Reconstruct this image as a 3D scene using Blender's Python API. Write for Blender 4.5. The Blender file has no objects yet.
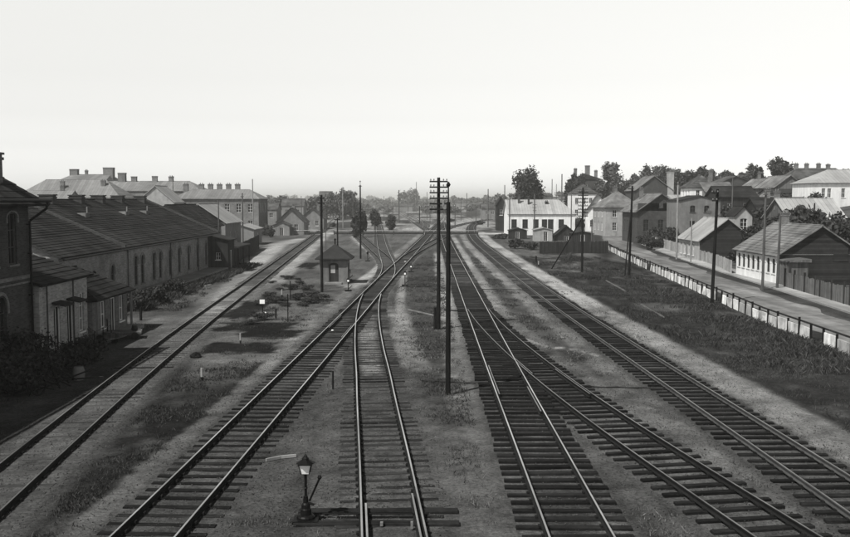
import bpy, math, random
import numpy as np
from mathutils import Vector
random.seed(7)
RNG = np.random.default_rng(11)
SC = bpy.context.scene
COL = SC.collection
# ------------------------------------------------------------------ camera
CAM_H = 8.0
F_PX = 920.0
PITCH = math.atan((268.5 - 200.0) / F_PX)
cam = bpy.data.cameras.new("camera"); camo = bpy.data.objects.new("camera", cam)
COL.objects.link(camo); SC.camera = camo
camo.location = (0, 0, CAM_H); camo.rotation_euler = (math.pi / 2 - PITCH, 0, 0)
cam.sensor_width = 36.0; cam.lens = 36.0 * F_PX / 850.0
cam.clip_start = 0.3; cam.clip_end = 9000
# ------------------------------------------------------------------ light
SUN_AZ = (-0.70, -0.71)            # towards the sun, on the ground
SUN_EL = math.radians(52)
TINT = (1.0, 1.0, 0.972)
w = bpy.data.worlds.new("World"); SC.world = w; w.use_nodes = True
nt = w.node_tree; nt.nodes.clear()
sky = nt.nodes.new("ShaderNodeTexSky"); sky.sky_type = 'NISHITA'; sky.sun_disc = False
sky.sun_elevation = SUN_EL
sky.sun_rotation = math.atan2(SUN_AZ[0], SUN_AZ[1])
sky.air_density = 1.0; sky.dust_density = 2.0
bwn = nt.nodes.new("ShaderNodeRGBToBW")
mul = nt.nodes.new("ShaderNodeVectorMath"); mul.operation = 'SCALE'
mul.inputs[0].default_value = TINT
bg = nt.nodes.new("ShaderNodeBackground"); bg.inputs[1].default_value = 0.127
wo = nt.nodes.new("ShaderNodeOutputWorld")
tcw = nt.nodes.new("ShaderNodeTexCoord"); spw = nt.nodes.new("ShaderNodeSeparateXYZ"); nt.links.new(tcw.outputs['Generated'], spw.inputs[0])
mrw = nt.nodes.new("ShaderNodeValToRGB"); mrw.color_ramp.interpolation = 'B_SPLINE' if False else 'LINEAR'
ce = mrw.color_ramp.elements                    # hazy horizon brighter than the clear zenith (values halved, doubled below)
SKYC = [(0, 2.3), (.012, 1.9), (.024, 1.52), (.036, 1.27), (.055, 1.04), (.086, .93), (.127, .95), (.168, 1.04), (.21, 1.15), (.3, .9), (.55, .18), (1, .12)]
ce[0].position, ce[1].position = 0, 1
for z_, v_ in SKYC[1:-1]: ce.new(z_)
for e_, (z_, v_) in zip(ce, SKYC): e_.position = z_; e_.color = (v_ / 2.5,) * 3 + (1,)
nt.links.new(spw.outputs[2], mrw.inputs[0]); mw = nt.nodes.new("ShaderNodeMath"); mw.operation = 'MULTIPLY'
m2w = nt.nodes.new("ShaderNodeMath"); m2w.operation = 'MULTIPLY'; m2w.inputs[1].default_value = 2.5
nt.links.new(sky.outputs[0], bwn.inputs[0]); nt.links.new(bwn.outputs[0], mw.inputs[0]); nt.links.new(mrw.outputs[0], mw.inputs[1])
nt.links.new(mw.outputs[0], m2w.inputs[0]); nt.links.new(m2w.outputs[0], mul.inputs[3])
nt.links.new(mul.outputs[0], bg.inputs[0]); nt.links.new(bg.outputs[0], wo.inputs[0])
sl = bpy.data.lights.new("sun", 'SUN'); slo = bpy.data.objects.new("sun", sl); COL.objects.link(slo)
sl.energy = 2.8; sl.angle = math.radians(0.6); sl.color = (1.0, 0.99, 0.95)
sd = Vector((SUN_AZ[0] * math.cos(SUN_EL), SUN_AZ[1] * math.cos(SUN_EL), math.sin(SUN_EL)))
slo.rotation_euler = (-sd).to_track_quat('-Z', 'Y').to_euler(); slo.location = (-30, -10, 40)
SC.view_settings.view_transform = 'Standard'; SC.view_settings.look = 'None'
SC.view_settings.exposure = 1.0; SC.view_settings.gamma = 1.0
SC.cycles.max_bounces = 6; SC.cycles.volume_bounces = 1

# ------------------------------------------------------------------ helpers
def ray(px, py):
    u = (px - 425.0) / F_PX; v = (268.5 - py) / F_PX
    return (u, v * math.sin(PITCH) + math.cos(PITCH), v * math.cos(PITCH) - math.sin(PITCH))
def gp(px, py, z=0.0):
    d = ray(px, py); t = (z - CAM_H) / d[2]
    return (d[0] * t, d[1] * t)
def at(px, py, Y):
    d = ray(px, py); t = Y / d[1]
    return (d[0] * t, Y, CAM_H + d[2] * t)
def smooth(a, b, x):
    t = np.clip((x - a) / (b - a), 0, 1); return t * t * (3 - 2 * t)

def vnoise(x, y, s, seed=0):
    """value noise, vectorised, 0..1"""
    x = np.asarray(x, float) / s; y = np.asarray(y, float) / s
    xi = np.floor(x).astype(np.int64); yi = np.floor(y).astype(np.int64)
    xf = x - xi; yf = y - yi
    def h(a, b):
        n = (a * 374761393 + b * 668265263 + seed * 1442695041) & 0xffffffff
        n = ((n ^ (n >> 13)) * 1274126177) & 0xffffffff
        return ((n ^ (n >> 16)) & 0xffff) / 65535.0
    u = xf * xf * (3 - 2 * xf); v = yf * yf * (3 - 2 * yf)
    return (h(xi, yi) * (1 - u) + h(xi + 1, yi) * u) * (1 - v) + (h(xi, yi + 1) * (1 - u) + h(xi + 1, yi + 1) * u) * v
def fbm(x, y, s, seed=0, o=4):
    r = 0; a = 0.5; t = 0
    for k in range(o):
        r = r + a * vnoise(x, y, s / 2 ** k, seed + k * 17); t += a; a *= 0.55
    return r / t

def terrain(x, y):
    x = np.asarray(x, float); y = np.asarray(y, float)
    x0 = np.interp(y, [0, 130, 245, 275, 330, 700], [41, 41, 56, 50, 30, 20])
    h = np.clip((x - x0) * 0.33, 0, None)
    h = 11 * (1 - np.exp(-h / 11)) * 1.12
    h = h * (1 - 0.75 * smooth(500, 1500, y)) * smooth(20, 60, y)
    # low rise carrying the town on the left, far back
    hl = 7 * smooth(70, 150, -x) * smooth(150, 300, y) * (1 - smooth(700, 1500, y))
    return h + hl
def tz(x, y): return float(terrain(x, y))

class MB:
    def __init__(s): s.v = []; s.f = []; s.m = []
    def quad(s, a, b, c, d, m=0):
        n = len(s.v); s.v += [a, b, c, d]; s.f.append((n, n + 1, n + 2, n + 3)); s.m.append(m)
    def poly(s, pts, m=0):
        n = len(s.v); s.v += list(pts); s.f.append(tuple(range(n, n + len(pts)))); s.m.append(m)
    def box(s, x0, x1, y0, y1, z0, z1, m=0):
        n = len(s.v)
        s.v += [(x0, y0, z0), (x1, y0, z0), (x1, y1, z0), (x0, y1, z0), (x0, y0, z1), (x1, y0, z1), (x1, y1, z1), (x0, y1, z1)]
        for f in ((0, 3, 2, 1), (4, 5, 6, 7), (0, 1, 5, 4), (1, 2, 6, 5), (2, 3, 7, 6), (3, 0, 4, 7)):
            s.f.append(tuple(n + i for i in f)); s.m.append(m)
    def hexa(s, p, m=0):
        n = len(s.v); s.v += list(p)
        for f in ((0, 3, 2, 1), (4, 5, 6, 7), (0, 1, 5, 4), (1, 2, 6, 5), (2, 3, 7, 6), (3, 0, 4, 7)):
            s.f.append(tuple(n + i for i in f)); s.m.append(m)
    def tube(s, p0, p1, r0, r1=None, n=8, m=0, cap=True):
        r1 = r0 if r1 is None else r1
        a = Vector(p0); b = Vector(p1); d = (b - a).normalized()
        t = Vector((0, 0, 1)) if abs(d.z) < .9 else Vector((1, 0, 0))
        u = d.cross(t).normalized(); v = d.cross(u)
        k = len(s.v)
        for c, r in ((a, r0), (b, r1)):
            for i in range(n):
                an = 2 * math.pi * i / n
                q = c + (u * math.cos(an) + v * math.sin(an)) * r
                s.v.append(tuple(q))
        for i in range(n):
            j = (i + 1) % n
            s.f.append((k + i, k + n + i, k + n + j, k + j)); s.m.append(m)
        if cap:
            s.f.append(tuple(k + i for i in range(n))); s.m.append(m)
            s.f.append(tuple(k + n + i for i in reversed(range(n)))); s.m.append(m)
    def path(s, pts, rs, n=7, m=0):
        for i in range(len(pts) - 1): s.tube(pts[i], pts[i + 1], rs[i], rs[i + 1], n, m)
    def lathe(s, x, y, prof, n=12, m=0):
        k = len(s.v)
        for r, z in prof:
            for i in range(n):
                a = 2 * math.pi * (i + .5) / n
                s.v.append((x + r * math.cos(a), y + r * math.sin(a), z))
        for j in range(len(prof) - 1):
            for i in range(n):
                i2 = (i + 1) % n
                s.f.append((k + j * n + i, k + j * n + i2, k + (j + 1) * n + i2, k + (j + 1) * n + i)); s.m.append(m)
        s.f.append(tuple(k + i for i in reversed(range(n)))); s.m.append(m)
        s.f.append(tuple(k + (len(prof) - 1) * n + i for i in range(n))); s.m.append(m)
    def build(s, name, mats, parent=None, smooth_=False):
        me = bpy.data.meshes.new(name); me.from_pydata([tuple(map(float, p)) for p in s.v], [], s.f)
        if not isinstance(mats, (list, tuple)): mats = [mats]
        for m in mats: me.materials.append(m)
        if len(mats) > 1: me.polygons.foreach_set("material_index", s.m)
        if smooth_: me.polygons.foreach_set("use_smooth", [True] * len(s.f))
        me.update()
        o = bpy.data.objects.new(name, me); COL.objects.link(o)
        if parent: o.parent = parent
        return o
def np_mesh(name, v, f, mat, parent=None):
    me = bpy.data.meshes.new(name); n = len(v); k = f.shape[1]
    me.vertices.add(n); me.vertices.foreach_set("co", np.asarray(v, np.float32).ravel())
    me.loops.add(f.size); me.loops.foreach_set("vertex_index", f.astype(np.int32).ravel())
    me.polygons.add(len(f)); me.polygons.foreach_set("loop_start", np.arange(0, f.size, k, dtype=np.int32))
    me.polygons.foreach_set("loop_total", np.full(len(f), k, np.int32))
    me.update(); me.validate()
    me.materials.append(mat)
    o = bpy.data.objects.new(name, me); COL.objects.link(o)
    if parent: o.parent = parent
    return o
def tag(o, label, cat, group=None, kind=None):
    if label: o['label'] = label
    if cat: o['category'] = cat
    if group: o['group'] = group
    if kind: o['kind'] = kind
    return o
def thing(name, label, cat, loc=(0, 0, 0), rz=0, group=None):
    o = bpy.data.objects.new(name, None); COL.objects.link(o); o.location = loc; o.rotation_euler = (0, 0, rz)
    o.empty_display_size = .3
    return tag(o, label, cat, group)
def copy_tree(o, parent=None):
    c = o.copy(); COL.objects.link(c); c.parent = parent
    for ch in list(o.children): copy_tree(ch, c)
    return c

# ------------------------------------------------------------------ materials (all neutral: the photograph is black and white)
def mat(name, base, var=.35, scale=2.0, rough=.9, bump=.3, bscale=None, metal=0, kind=None, **k):
    m = bpy.data.materials.new(name); m.use_nodes = True; n = m.node_tree; N = n.nodes; L = n.links
    b = N['Principled BSDF']; b.inputs['Roughness'].default_value = rough; b.inputs['Metallic'].default_value = metal
    b.inputs['Specular IOR Level'].default_value = k.get('spec', .06)
    tc = N.new('ShaderNodeTexCoord')
    no = N.new('ShaderNodeTexNoise'); no.inputs['Scale'].default_value = scale; no.inputs['Detail'].default_value = 8; no.inputs['Roughness'].default_value = .65
    L.new(tc.outputs['Object'], no.inputs[0])
    no2 = N.new('ShaderNodeTexNoise'); no2.inputs['Scale'].default_value = scale * .13; no2.inputs['Detail'].default_value = 4
    L.new(tc.outputs['Object'], no2.inputs[0])
    ad = N.new('ShaderNodeMath'); ad.operation = 'ADD'; L.new(no.outputs[0], ad.inputs[0]); L.new(no2.outputs[0], ad.inputs[1])
    mr = N.new('ShaderNodeMapRange'); mr.inputs[1].default_value = .65; mr.inputs[2].default_value = 1.35
    mr.inputs[3].default_value = base * (1 - var); mr.inputs[4].default_value = base * (1 + var)
    L.new(ad.outputs[0], mr.inputs[0]); val = mr.outputs[0]; hgt = no.outputs[0]
    def mulv(a, bsock):
        x = N.new('ShaderNodeMath'); x.operation = 'MULTIPLY'; L.new(a, x.inputs[0])
        L.new(bsock, x.inputs[1]); return x.outputs[0]
    if kind == 'brick':
        # bricks laid on whichever axis the wall runs along
        geo = N.new('ShaderNodeNewGeometry'); sp = N.new('ShaderNodeSeparateXYZ'); L.new(tc.outputs['Object'], sp.inputs[0])
        s2 = N.new('ShaderNodeMath'); s2.operation = 'ADD'; L.new(sp.outputs[0], s2.inputs[0]); L.new(sp.outputs[1], s2.inputs[1])
        cb = N.new('ShaderNodeCombineXYZ'); L.new(s2.outputs[0], cb.inputs[0]); L.new(sp.outputs[2], cb.inputs[1])
        br = N.new('ShaderNodeTexBrick'); br.inputs['Scale'].default_value = 1.0
        br.inputs['Brick Width'].default_value = .27; br.inputs['Row Height'].default_value = .085; br.inputs['Mortar Size'].default_value = .009
        br.inputs['Color1'].default_value = (.75, .75, .75, 1); br.inputs['Color2'].default_value = (1.25, 1.25, 1.25, 1)
        br.inputs['Mortar'].default_value = (k.get('mortar', 1.5),) * 3 + (1,)
        L.new(cb.outputs[0], br.inputs[0]); rb = N.new('ShaderNodeRGBToBW'); L.new(br.outputs[0], rb.inputs[0])
        val = mulv(val, rb.outputs[0]); hgt = rb.outputs[0]
    if kind in ('planks', 'planks_h', 'seam', 'tiles'):
        sp = N.new('ShaderNodeSeparateXYZ'); L.new(tc.outputs['Object'], sp.inputs[0])
        if kind == 'planks_h': src = sp.outputs[2]
        elif kind in ('seam', 'tiles') : src = sp.outputs[1] if k.get('axis', 'y') == 'y' else sp.outputs[0]
        else:
            s2 = N.new('ShaderNodeMath'); s2.operation = 'ADD'; L.new(sp.outputs[0], s2.inputs[0]); L.new(sp.outputs[1], s2.inputs[1]); src = s2.outputs[0]
        per = k.get('per', .16)
        dv = N.new('ShaderNodeMath'); dv.operation = 'DIVIDE'; L.new(src, dv.inputs[0]); dv.inputs[1].default_value = per
        fl = N.new('ShaderNodeMath'); fl.operation = 'FLOOR'; L.new(dv.outputs[0], fl.inputs[0])
        fr = N.new('ShaderNodeMath'); fr.operation = 'FRACT'; L.new(dv.outputs[0], fr.inputs[0])
        wn = N.new('ShaderNodeTexWhiteNoise'); wn.noise_dimensions = '1D'; L.new(fl.outputs[0], wn.inputs['W'])
        m1 = N.new('ShaderNodeMapRange'); m1.inputs[3].default_value = 1 - k.get('pv', .3); m1.inputs[4].default_value = 1 + k.get('pv', .3)
        L.new(wn.outputs[0], m1.inputs[0]); val = mulv(val, m1.outputs[0])
        cr = N.new('ShaderNodeValToRGB'); e = cr.color_ramp.elements
        e[0].position = 0; e[0].color = (k.get('gap', .35),) * 3 + (1,); e[1].position = .14; e[1].color = (1, 1, 1, 1)
        L.new(fr.outputs[0], cr.inputs[0]); rb = N.new('ShaderNodeRGBToBW'); L.new(cr.outputs[0], rb.inputs[0])
        val = mulv(val, rb.outputs[0]); hgt = rb.outputs[0]
    if k.get('streak'):
        mp = N.new('ShaderNodeMapping'); mp.inputs[3].default_value = k['streak']; L.new(tc.outputs['Object'], mp.inputs[0])
        ns = N.new('ShaderNodeTexNoise'); ns.inputs['Scale'].default_value = 1; ns.inputs['Detail'].default_value = 6; L.new(mp.outputs[0], ns.inputs[0])
        m1 = N.new('ShaderNodeMapRange'); m1.inputs[1].default_value = .3; m1.inputs[2].default_value = .7
        m1.inputs[3].default_value = 1 - k.get('sa', .4); m1.inputs[4].default_value = 1 + k.get('sa', .4) * .75; L.new(ns.outputs[0], m1.inputs[0]); val = mulv(val, m1.outputs[0])
    if k.get('rand'):
        oi = N.new('ShaderNodeObjectInfo'); m1 = N.new('ShaderNodeMapRange'); m1.inputs[3].default_value = 1 - k['rand']; m1.inputs[4].default_value = 1 + k['rand']
        L.new(oi.outputs['Random'], m1.inputs[0]); val = mulv(val, m1.outputs[0])
    if k.get('island'):
        ge = N.new('ShaderNodeNewGeometry'); m1 = N.new('ShaderNodeMapRange'); m1.inputs[3].default_value = 1 - k['island']; m1.inputs[4].default_value = 1 + k['island']
        L.new(ge.outputs['Random Per Island'], m1.inputs[0]); val = mulv(val, m1.outputs[0])
    cc = N.new('ShaderNodeCombineColor')
    for i in range(3): L.new(val, cc.inputs[i])
    L.new(cc.outputs[0], b.inputs['Base Color'])
    if bump:
        bp = N.new('ShaderNodeBump'); bp.inputs['Strength'].default_value = bump; bp.inputs['Distance'].default_value = k.get('bd', .03)
        L.new(hgt, bp.inputs['Height']); L.new(bp.outputs[0], b.inputs['Normal'])
    return m
M = dict(
    brick_dark=mat('brick_dark', .05, kind='brick', mortar=1.3, scale=1.2),
    brick_mid=mat('brick_mid', .13, kind='brick', mortar=1.3, scale=1.2),
    brick_pale=mat('brick_pale', .27, kind='brick', mortar=1.1, scale=1.5, var=.3),
    plaster=mat('plaster_white', .66, sa=.16, var=.12, scale=1.6, streak=(1.5, 1.5, .3)),
    plaster_grey=mat('plaster_grey', .29, sa=.16, var=.25, scale=1.5, streak=(1.5, 1.5, .3)),
    plaster_dull=mat('plaster_dull', .16, sa=.16, var=.3, scale=1.5, streak=(1.5, 1.5, .3)),
    wood_dark=mat('wood_dark', .028, kind='planks', per=.17),
    wood_mid=mat('wood_mid', .11, kind='planks', per=.17),
    wood_pale=mat('wood_pale', .27, kind='planks', per=.15, pv=.35),
    log_dark=mat('log_dark', .026, kind='planks_h', per=.22),
    brick_worn=mat('brick_worn', .18, kind='brick', mortar=1.2, scale=.9, var=.5),
    plaster_brown=mat('plaster_weathered', .13, var=.35, scale=1.8, streak=(1.5, 1.5, .3)),
    stone=mat('stone', .2, scale=4),
    concrete=mat('concrete_white', .55, var=.4, scale=2.5, streak=(2, 2, .6), rand=.4),
    tile_dark=mat('roof_tile_dark', .023, kind='tiles', per=.24, pv=.35, var=.5, scale=1.0, gap=.6, streak=(.5, .5, .5)),
    tile_mid=mat('roof_tile_mid', .07, kind='tiles', per=.24, pv=.3, var=.45, scale=1.0, gap=.6, streak=(.5, .5, .5)),
    shingle=mat('roof_shingle', .15, kind='tiles', per=.5, pv=.22, var=.45, scale=.9, gap=.8, streak=(.7, .35, .7)),
    tin=mat('roof_tin', .3, kind='seam', axis='x', per=.62, pv=.14, var=.22, scale=.8, gap=.45, rough=.6),
    tin_dull=mat('roof_tin_weathered', .17, kind='seam', axis='x', per=.62, pv=.14, var=.3, scale=.8, gap=.45, rough=.6),
    tin_y=mat('roof_tin_side', .27, kind='seam', axis='y', per=.62, pv=.14, var=.22, scale=.8, gap=.45, rough=.6),
    felt=mat('roof_felt', .03, var=.4, scale=1.5),
    trim=mat('trim_white', .6, var=.2, scale=3),
    trim_dark=mat('trim_dark', .07, var=.3, scale=3),
    glass=mat('window_glass', .018, var=.3, scale=1, rough=.2, bump=0, spec=.15),
    void=mat('dark_opening', .012, var=.2, rough=.9, bump=0),
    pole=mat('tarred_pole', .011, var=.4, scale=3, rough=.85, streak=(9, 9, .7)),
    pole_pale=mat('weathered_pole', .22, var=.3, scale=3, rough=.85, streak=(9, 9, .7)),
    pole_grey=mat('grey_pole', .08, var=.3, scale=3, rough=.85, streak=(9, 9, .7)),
    porcelain=mat('insulator_porcelain', .18, var=.2, rough=.3, bump=0),
    rail_top=mat('rail_top', .85, var=.12, scale=1.2, rough=.3, bump=0, metal=1.0, streak=(2, .35, 2)),
    rail_dull=mat('rail_top_dull', .42, var=.3, scale=1.2, rough=.5, bump=0, metal=1.0, streak=(2, .35, 2)),
    rust=mat('rail_rust', .014, var=.4, scale=5, rough=.85),
    rust_pale=mat('rail_side_dusty', .06, var=.4, scale=5, rough=.7),
    iron=mat('black_iron', .006, var=.3, scale=5, rough=.5, spec=.12),
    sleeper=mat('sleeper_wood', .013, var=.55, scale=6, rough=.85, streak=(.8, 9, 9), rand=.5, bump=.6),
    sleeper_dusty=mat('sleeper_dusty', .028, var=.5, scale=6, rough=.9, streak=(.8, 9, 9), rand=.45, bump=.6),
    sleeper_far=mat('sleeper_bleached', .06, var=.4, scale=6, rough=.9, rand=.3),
    gravel=mat('gravel_stone', .06, var=.4, scale=4, island=.5),
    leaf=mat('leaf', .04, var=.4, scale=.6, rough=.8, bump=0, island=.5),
    leaf_far=mat('leaf_far', .09, var=.35, scale=.3, rough=.8, bump=0, island=.4),  # paler than leaf: distance haze put into the leaf colour
    bark=mat('bark', .06, var=.4, scale=6),
    grass=mat('grass_blades', .045, var=.5, scale=.4, rough=.9, bump=0, island=.7),
    grass_dry=mat('dry_grass_blades', .1, var=.5, scale=.4, rough=.9, bump=0, island=.7),
    path=mat('path_sand', .3, var=.28, scale=1.2, bump=.5, streak=(.5, .1, 1)),
    road=mat('street_dust', .15, var=.75, scale=.7, bump=.4, streak=(.9, .06, 1)),
    white=mat('white_paint', .8, var=.08, scale=3, bump=0),
)

# ------------------------------------------------------------------ track geometry
TR = {
 'main_left':   dict(p=[(8, -10.15), (15, -10.75), (27.2, -11.95), (40.6, -13.2), (52.3, -14.15), (87.6, -16.55), (122.7, -18.9), (230, -26.1), (300, -31.2), (460, -43), (800, -60)]),
 'diagonal':    dict(p=[(8, -7.1), (21.4, -6.55), (36.4, -5.98), (60, -5.12), (96.8, -3.8), (125.8, -2.55), (180, -.4), (237, 1.85), (368, 7.0), (700, 17)]),
 'centre':      dict(p=[(8, .25), (13, -.1), (21.4, -.75), (26.2, -1.13), (36.5, -1.98), (40.7, -2.31), (48, -2.93), (56.6, -3.56), (64, -4.0), (70, -4.27), (77, -4.44)]),
 'right_main':  dict(p=[(8, 3.62), (21.4, 3.64), (41, 3.64), (92, 3.78), (163, 4.05), (237, 4.6), (300, 5.5), (450, 9), (700, 17)]),
 'platform':    dict(p=[(8, 11.7), (29.2, 11.2), (40.6, 10.92), (70, 10.25), (95, 10.0), (130, 9.9), (184, 10.15), (237, 11.9), (290, 15), (350, 21), (420, 31), (490, 44)]),
 'branch':      dict(p=[(8, 10.7), (14, 9.62), (21.4, 8.32), (26.4, 7.47), (31.2, 6.72), (36.4, 6.02), (44.3, 5.14), (49, 4.72), (55, 4.28), (60, 4.0), (66, 3.8)]),
 'north_left':  dict(p=[(90, -4.02), (98, -4.0), (107.4, -4.27), (118, -4.85), (126.9, -5.45), (153, -7.1), (204, -9.95), (368, -18.9), (600, -31)]),
 'siding_left': dict(p=[(112, -4.5), (120, -5.05), (129, -5.95), (141, -7.35), (175, -11.3), (204, -14.7), (250, -20)]),
 'crossover':   dict(p=[(130, -2.3), (138, -1.7), (147, -.85), (169, 1.25), (188, 3.0), (197, 3.65), (205, 4.1)]),
 'far_bend':    dict(p=[(232, 4.6), (255, 6.0), (290, 10.5), (340, 19), (400, 33), (480, 56)]),
 'far_middle':  dict(p=[(250, -.1), (300, .2), (380, -2.5), (480, -7), (620, -15)]),
 'far_left':    dict(p=[(226, 1.3), (245, .65), (263, -.2), (320, -3), (387, -6.3), (566, -15), (800, -27)]),
}
def cx(name, y):
    """centre-line X at Y, cubic through the survey points"""
    p = TR[name]['p']; ys = np.array([a for a, b in p], float); xs = np.array([b for a, b in p], float)
    d = np.diff(xs) / np.diff(ys); h = np.diff(ys)
    m = np.empty(len(xs)); m[0] = d[0]; m[-1] = d[-1]
    m[1:-1] = (d[:-1] * h[1:] + d[1:] * h[:-1]) / (h[1:] + h[:-1])
    y = np.asarray(y, float); i = np.clip(np.searchsorted(ys, y) - 1, 0, len(ys) - 2)
    hh = h[i]; t = (y - ys[i]) / hh
    r = ((2 * t ** 3 - 3 * t ** 2 + 1) * xs[i] + (t ** 3 - 2 * t ** 2 + t) * hh * m[i] + (-2 * t ** 3 + 3 * t ** 2) * xs[i + 1] + (t ** 3 - t ** 2) * hh * m[i + 1])
    r = np.where(t < 0, xs[0] + m[0] * (y - ys[0]), r); r = np.where(t > 1, xs[-1] + m[-1] * (y - ys[-1]), r)
    return r
def yrange(name): p = TR[name]['p']; return p[0][0], p[-1][0]

# ------------------------------------------------------------------ ground
def poly_dist(x, y, pts):
    d = np.full(x.shape, 1e9)
    for (ax, ay), (bx, by) in zip(pts[:-1], pts[1:]):
        vx, vy = bx - ax, by - ay; L = vx * vx + vy * vy + 1e-9
        t = np.clip(((x - ax) * vx + (y - ay) * vy) / L, 0, 1)
        d = np.minimum(d, np.hypot(x - ax - t * vx, y - ay - t * vy))
    return d
STREET_L = [(21.0, 20), (21.9, 47), (22.2, 60), (23.2, 72), (24.6, 90), (26.2, 112), (28.9, 142), (34, 185), (42, 228)]   # the white fence line
def street_x(y, off=0): return np.interp(y, [b for a, b in STREET_L], [a for a, b in STREET_L]) + off
def ground_value(x, y):
    n1 = fbm(x, y, 6, 3); n2 = fbm(x, y, 1.3, 9); n3 = fbm(x, y, .45, 21, 3); n4 = fbm(x, y * .35, 3.0, 33)
    wob = (n2 - .5) * .9 + (n3 - .5) * .35
    v = (.085 + .05 * (n1 - .5)) * np.interp(y, [0, 35, 110], [.5, .55, .95])  # soil darkened towards the camera, a vignette baked into its colour
    G = np.zeros_like(x)                                    # how grassy
    def put(mask, val, k=1.0):
        nonlocal v
        a = np.clip(mask * k, 0, 1); v = v * (1 - a) + val * a
    D = {k: np.where((y > yrange(k)[0] - 3) & (y < yrange(k)[1] + 3), x - cx(k, y), 99) for k in TR}
    T1, T2, T3, T4, T5, T6 = (D[k] for k in ('main_left', 'diagonal', 'centre', 'right_main', 'platform', 'branch'))
    x1, x2, x4, x5 = x - T1, x - T2, x - T4, x - T5
    # dark grass between the far left line and the diagonal
    gm = smooth(1.6, 2.1, T1 + wob * .8) * smooth(-2.0, -2.4, T2 + wob * .8) * smooth(95, 70, y + 20 * (n1 - .5))
    gn = smooth(50, 44, y + 8 * (n1 - .5)); put(gm * gn, .016 + .025 * smooth(.5, .8, n2)); pt = smooth(.5, .58, n1 * .6 + n2 * .4); put(gm * (1 - gn), .085); put(gm * (1 - gn) * pt, .018); G = np.maximum(G, np.maximum(gm * gn, gm * (1 - gn) * pt))
    # centre strip between the centre line and the right main
    cs = smooth(1.1, .6, np.abs(x - np.interp(y, [10, 24, 38, 60, 90, 150], [1.9, 1.7, 1.0, .5, .3, .2]) + wob) - np.interp(y, [10, 30, 60, 100], [.1, .25, .7, 1.3])) * smooth(180, 120, y)
    put(cs, .05); G = np.maximum(G, cs * .8)
    # strip between branch/right main and platform line
    m6 = np.where(y < 64, T6, T4)
    rs = smooth(2.0, 2.5, m6 + wob) * smooth(-2.3, -2.8, T5 + wob) * smooth(210, 150, y)
    put(rs * smooth(.3, .6, n1 + .15), .062); G = np.maximum(G, rs * .7)
    # field right of the platform line
    fm = smooth(3.3, 3.9, T5 + wob * .8) * smooth(.6, -.6, x - street_x(y)) * smooth(190, 150, y)
    put(fm, .022 + .05 * smooth(.4, .75, n4) * np.interp(y, [35, 60, 110], [.25, .7, 1.3]) + .02 * smooth(.5, .8, n2)); G = np.maximum(G, fm)
    # left yard in front of the buildings
    ly = smooth(-2.0, -2.6, T1 + wob)
    put(ly * smooth(.4, .75, n1), .11); put(ly * smooth(.62, .42, n4) * .7, .06)
    # far ground beyond the crossing
    n5 = fbm(x * 1.0, y * .25, 9, 55); put(smooth(225, 250, y), .04 + .2 * smooth(.4, .7, n5))
    put(smooth(60, 90, np.abs(x)) * .9, .07)
    # pale cinder paths beside the lines
    def strip(d, a, b, val, k=1.0, y0=0, y1=230, soft=.28):
        mm = smooth(a - soft, a + soft, d + wob * .5) * smooth(b + soft, b - soft, d + wob * .5) * smooth(y0 - 4, y0 + 4, y) * smooth(y1 + 6, y1 - 6, y)
        put(mm * (.45 + .7 * n1 + .3 * (n2 - .5)), val * np.interp(y, [0, 35, 90], [.46, .56, 1.0]), k)  # strip colour carries the same baked vignette, darker close to the camera
    strip(T2, -2.2, -1.5, .17, y1=50, soft=.15); strip(T2, -2.7, -1.55, .17, y0=52); strip(T2, 1.4, 2.6, .12, y1=55)
    strip(T3, 1.5, 2.5, .15, .8, y1=41); strip(T3, 1.4, 2.9, .26, 1.1, y0=43, y1=66); strip(T3, -2.2, -1.4, .2, .9, y0=41, y1=60)
    strip(T4, -2.6, -1.45, .25, y0=30, y1=140); strip(T4, -2.6, -1.45, .16, y0=8, y1=30)
    strip(T5, 1.6, 3.4, .27, 1.2); strip(T5, -2.7, -1.6, .2, .95); strip(m6, 1.45, 2.3, .2, .8)
    strip(T4, 1.4, 2.2, .22, .9, y0=66, y1=200); strip(T1, 1.4, 2.2, .125, y0=48, y1=90); strip(T1, -2.4, -1.4, .11); strip(T1, 1.5, 3.0, .25, 1.1, y0=90)
    strip(T6, -2.3, -1.5, .13, .8, y1=40)
    put(smooth(-.2, .1, x - street_x(y)) * smooth(2.0, 1.5, x - street_x(y) + wob * .3) * smooth(230, 200, y), .035)
    vg = smooth(5.7, 6.1, x - street_x(y) + wob * .8) * smooth(7.9, 7.4, x - street_x(y) + wob * .3) * smooth(200, 160, y); put(vg, .035)
    # track beds
    for k, val in (('main_left', .17), ('diagonal', .15), ('centre', .13), ('right_main', .19), ('platform', .16), ('branch', .2), ('north_left', .14), ('siding_left', .14), ('crossover', .13), ('far_left', .15)):
        mm = smooth(1.55, 1.3, np.abs(D[k]) + wob * .3)
        put(mm, val * (1 + .5 * (n2 - .5)) * np.interp(y, [0, 35, 60, 120], [.37, .42, .65, .95]))  # bed colour times the baked vignette, darkest in the foreground
    # centre line bed: paler between the rails beyond a sharp step, darker before it
    mm = smooth(.55, .35, np.abs(T3 - .0)) * smooth(41.3, 41.8, y) * smooth(70, 60, y); put(mm, .19)
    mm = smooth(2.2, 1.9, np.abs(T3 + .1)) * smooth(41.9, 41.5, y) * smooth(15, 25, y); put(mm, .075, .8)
    # oily dark bed at the turnouts
    for (ox, oy, rx, ry) in ((5.0, 38, 2.2, 5), (4.0, 56, 1.0, 4), (4.0, 78, 1.1, 5), (-4.5, 82, 1.0, 12), (3.6, 24, 1.0, 4)):
        put(smooth(1.1, .4, np.hypot((x - ox) / rx, (y - oy) / ry)), .03, .75)
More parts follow.
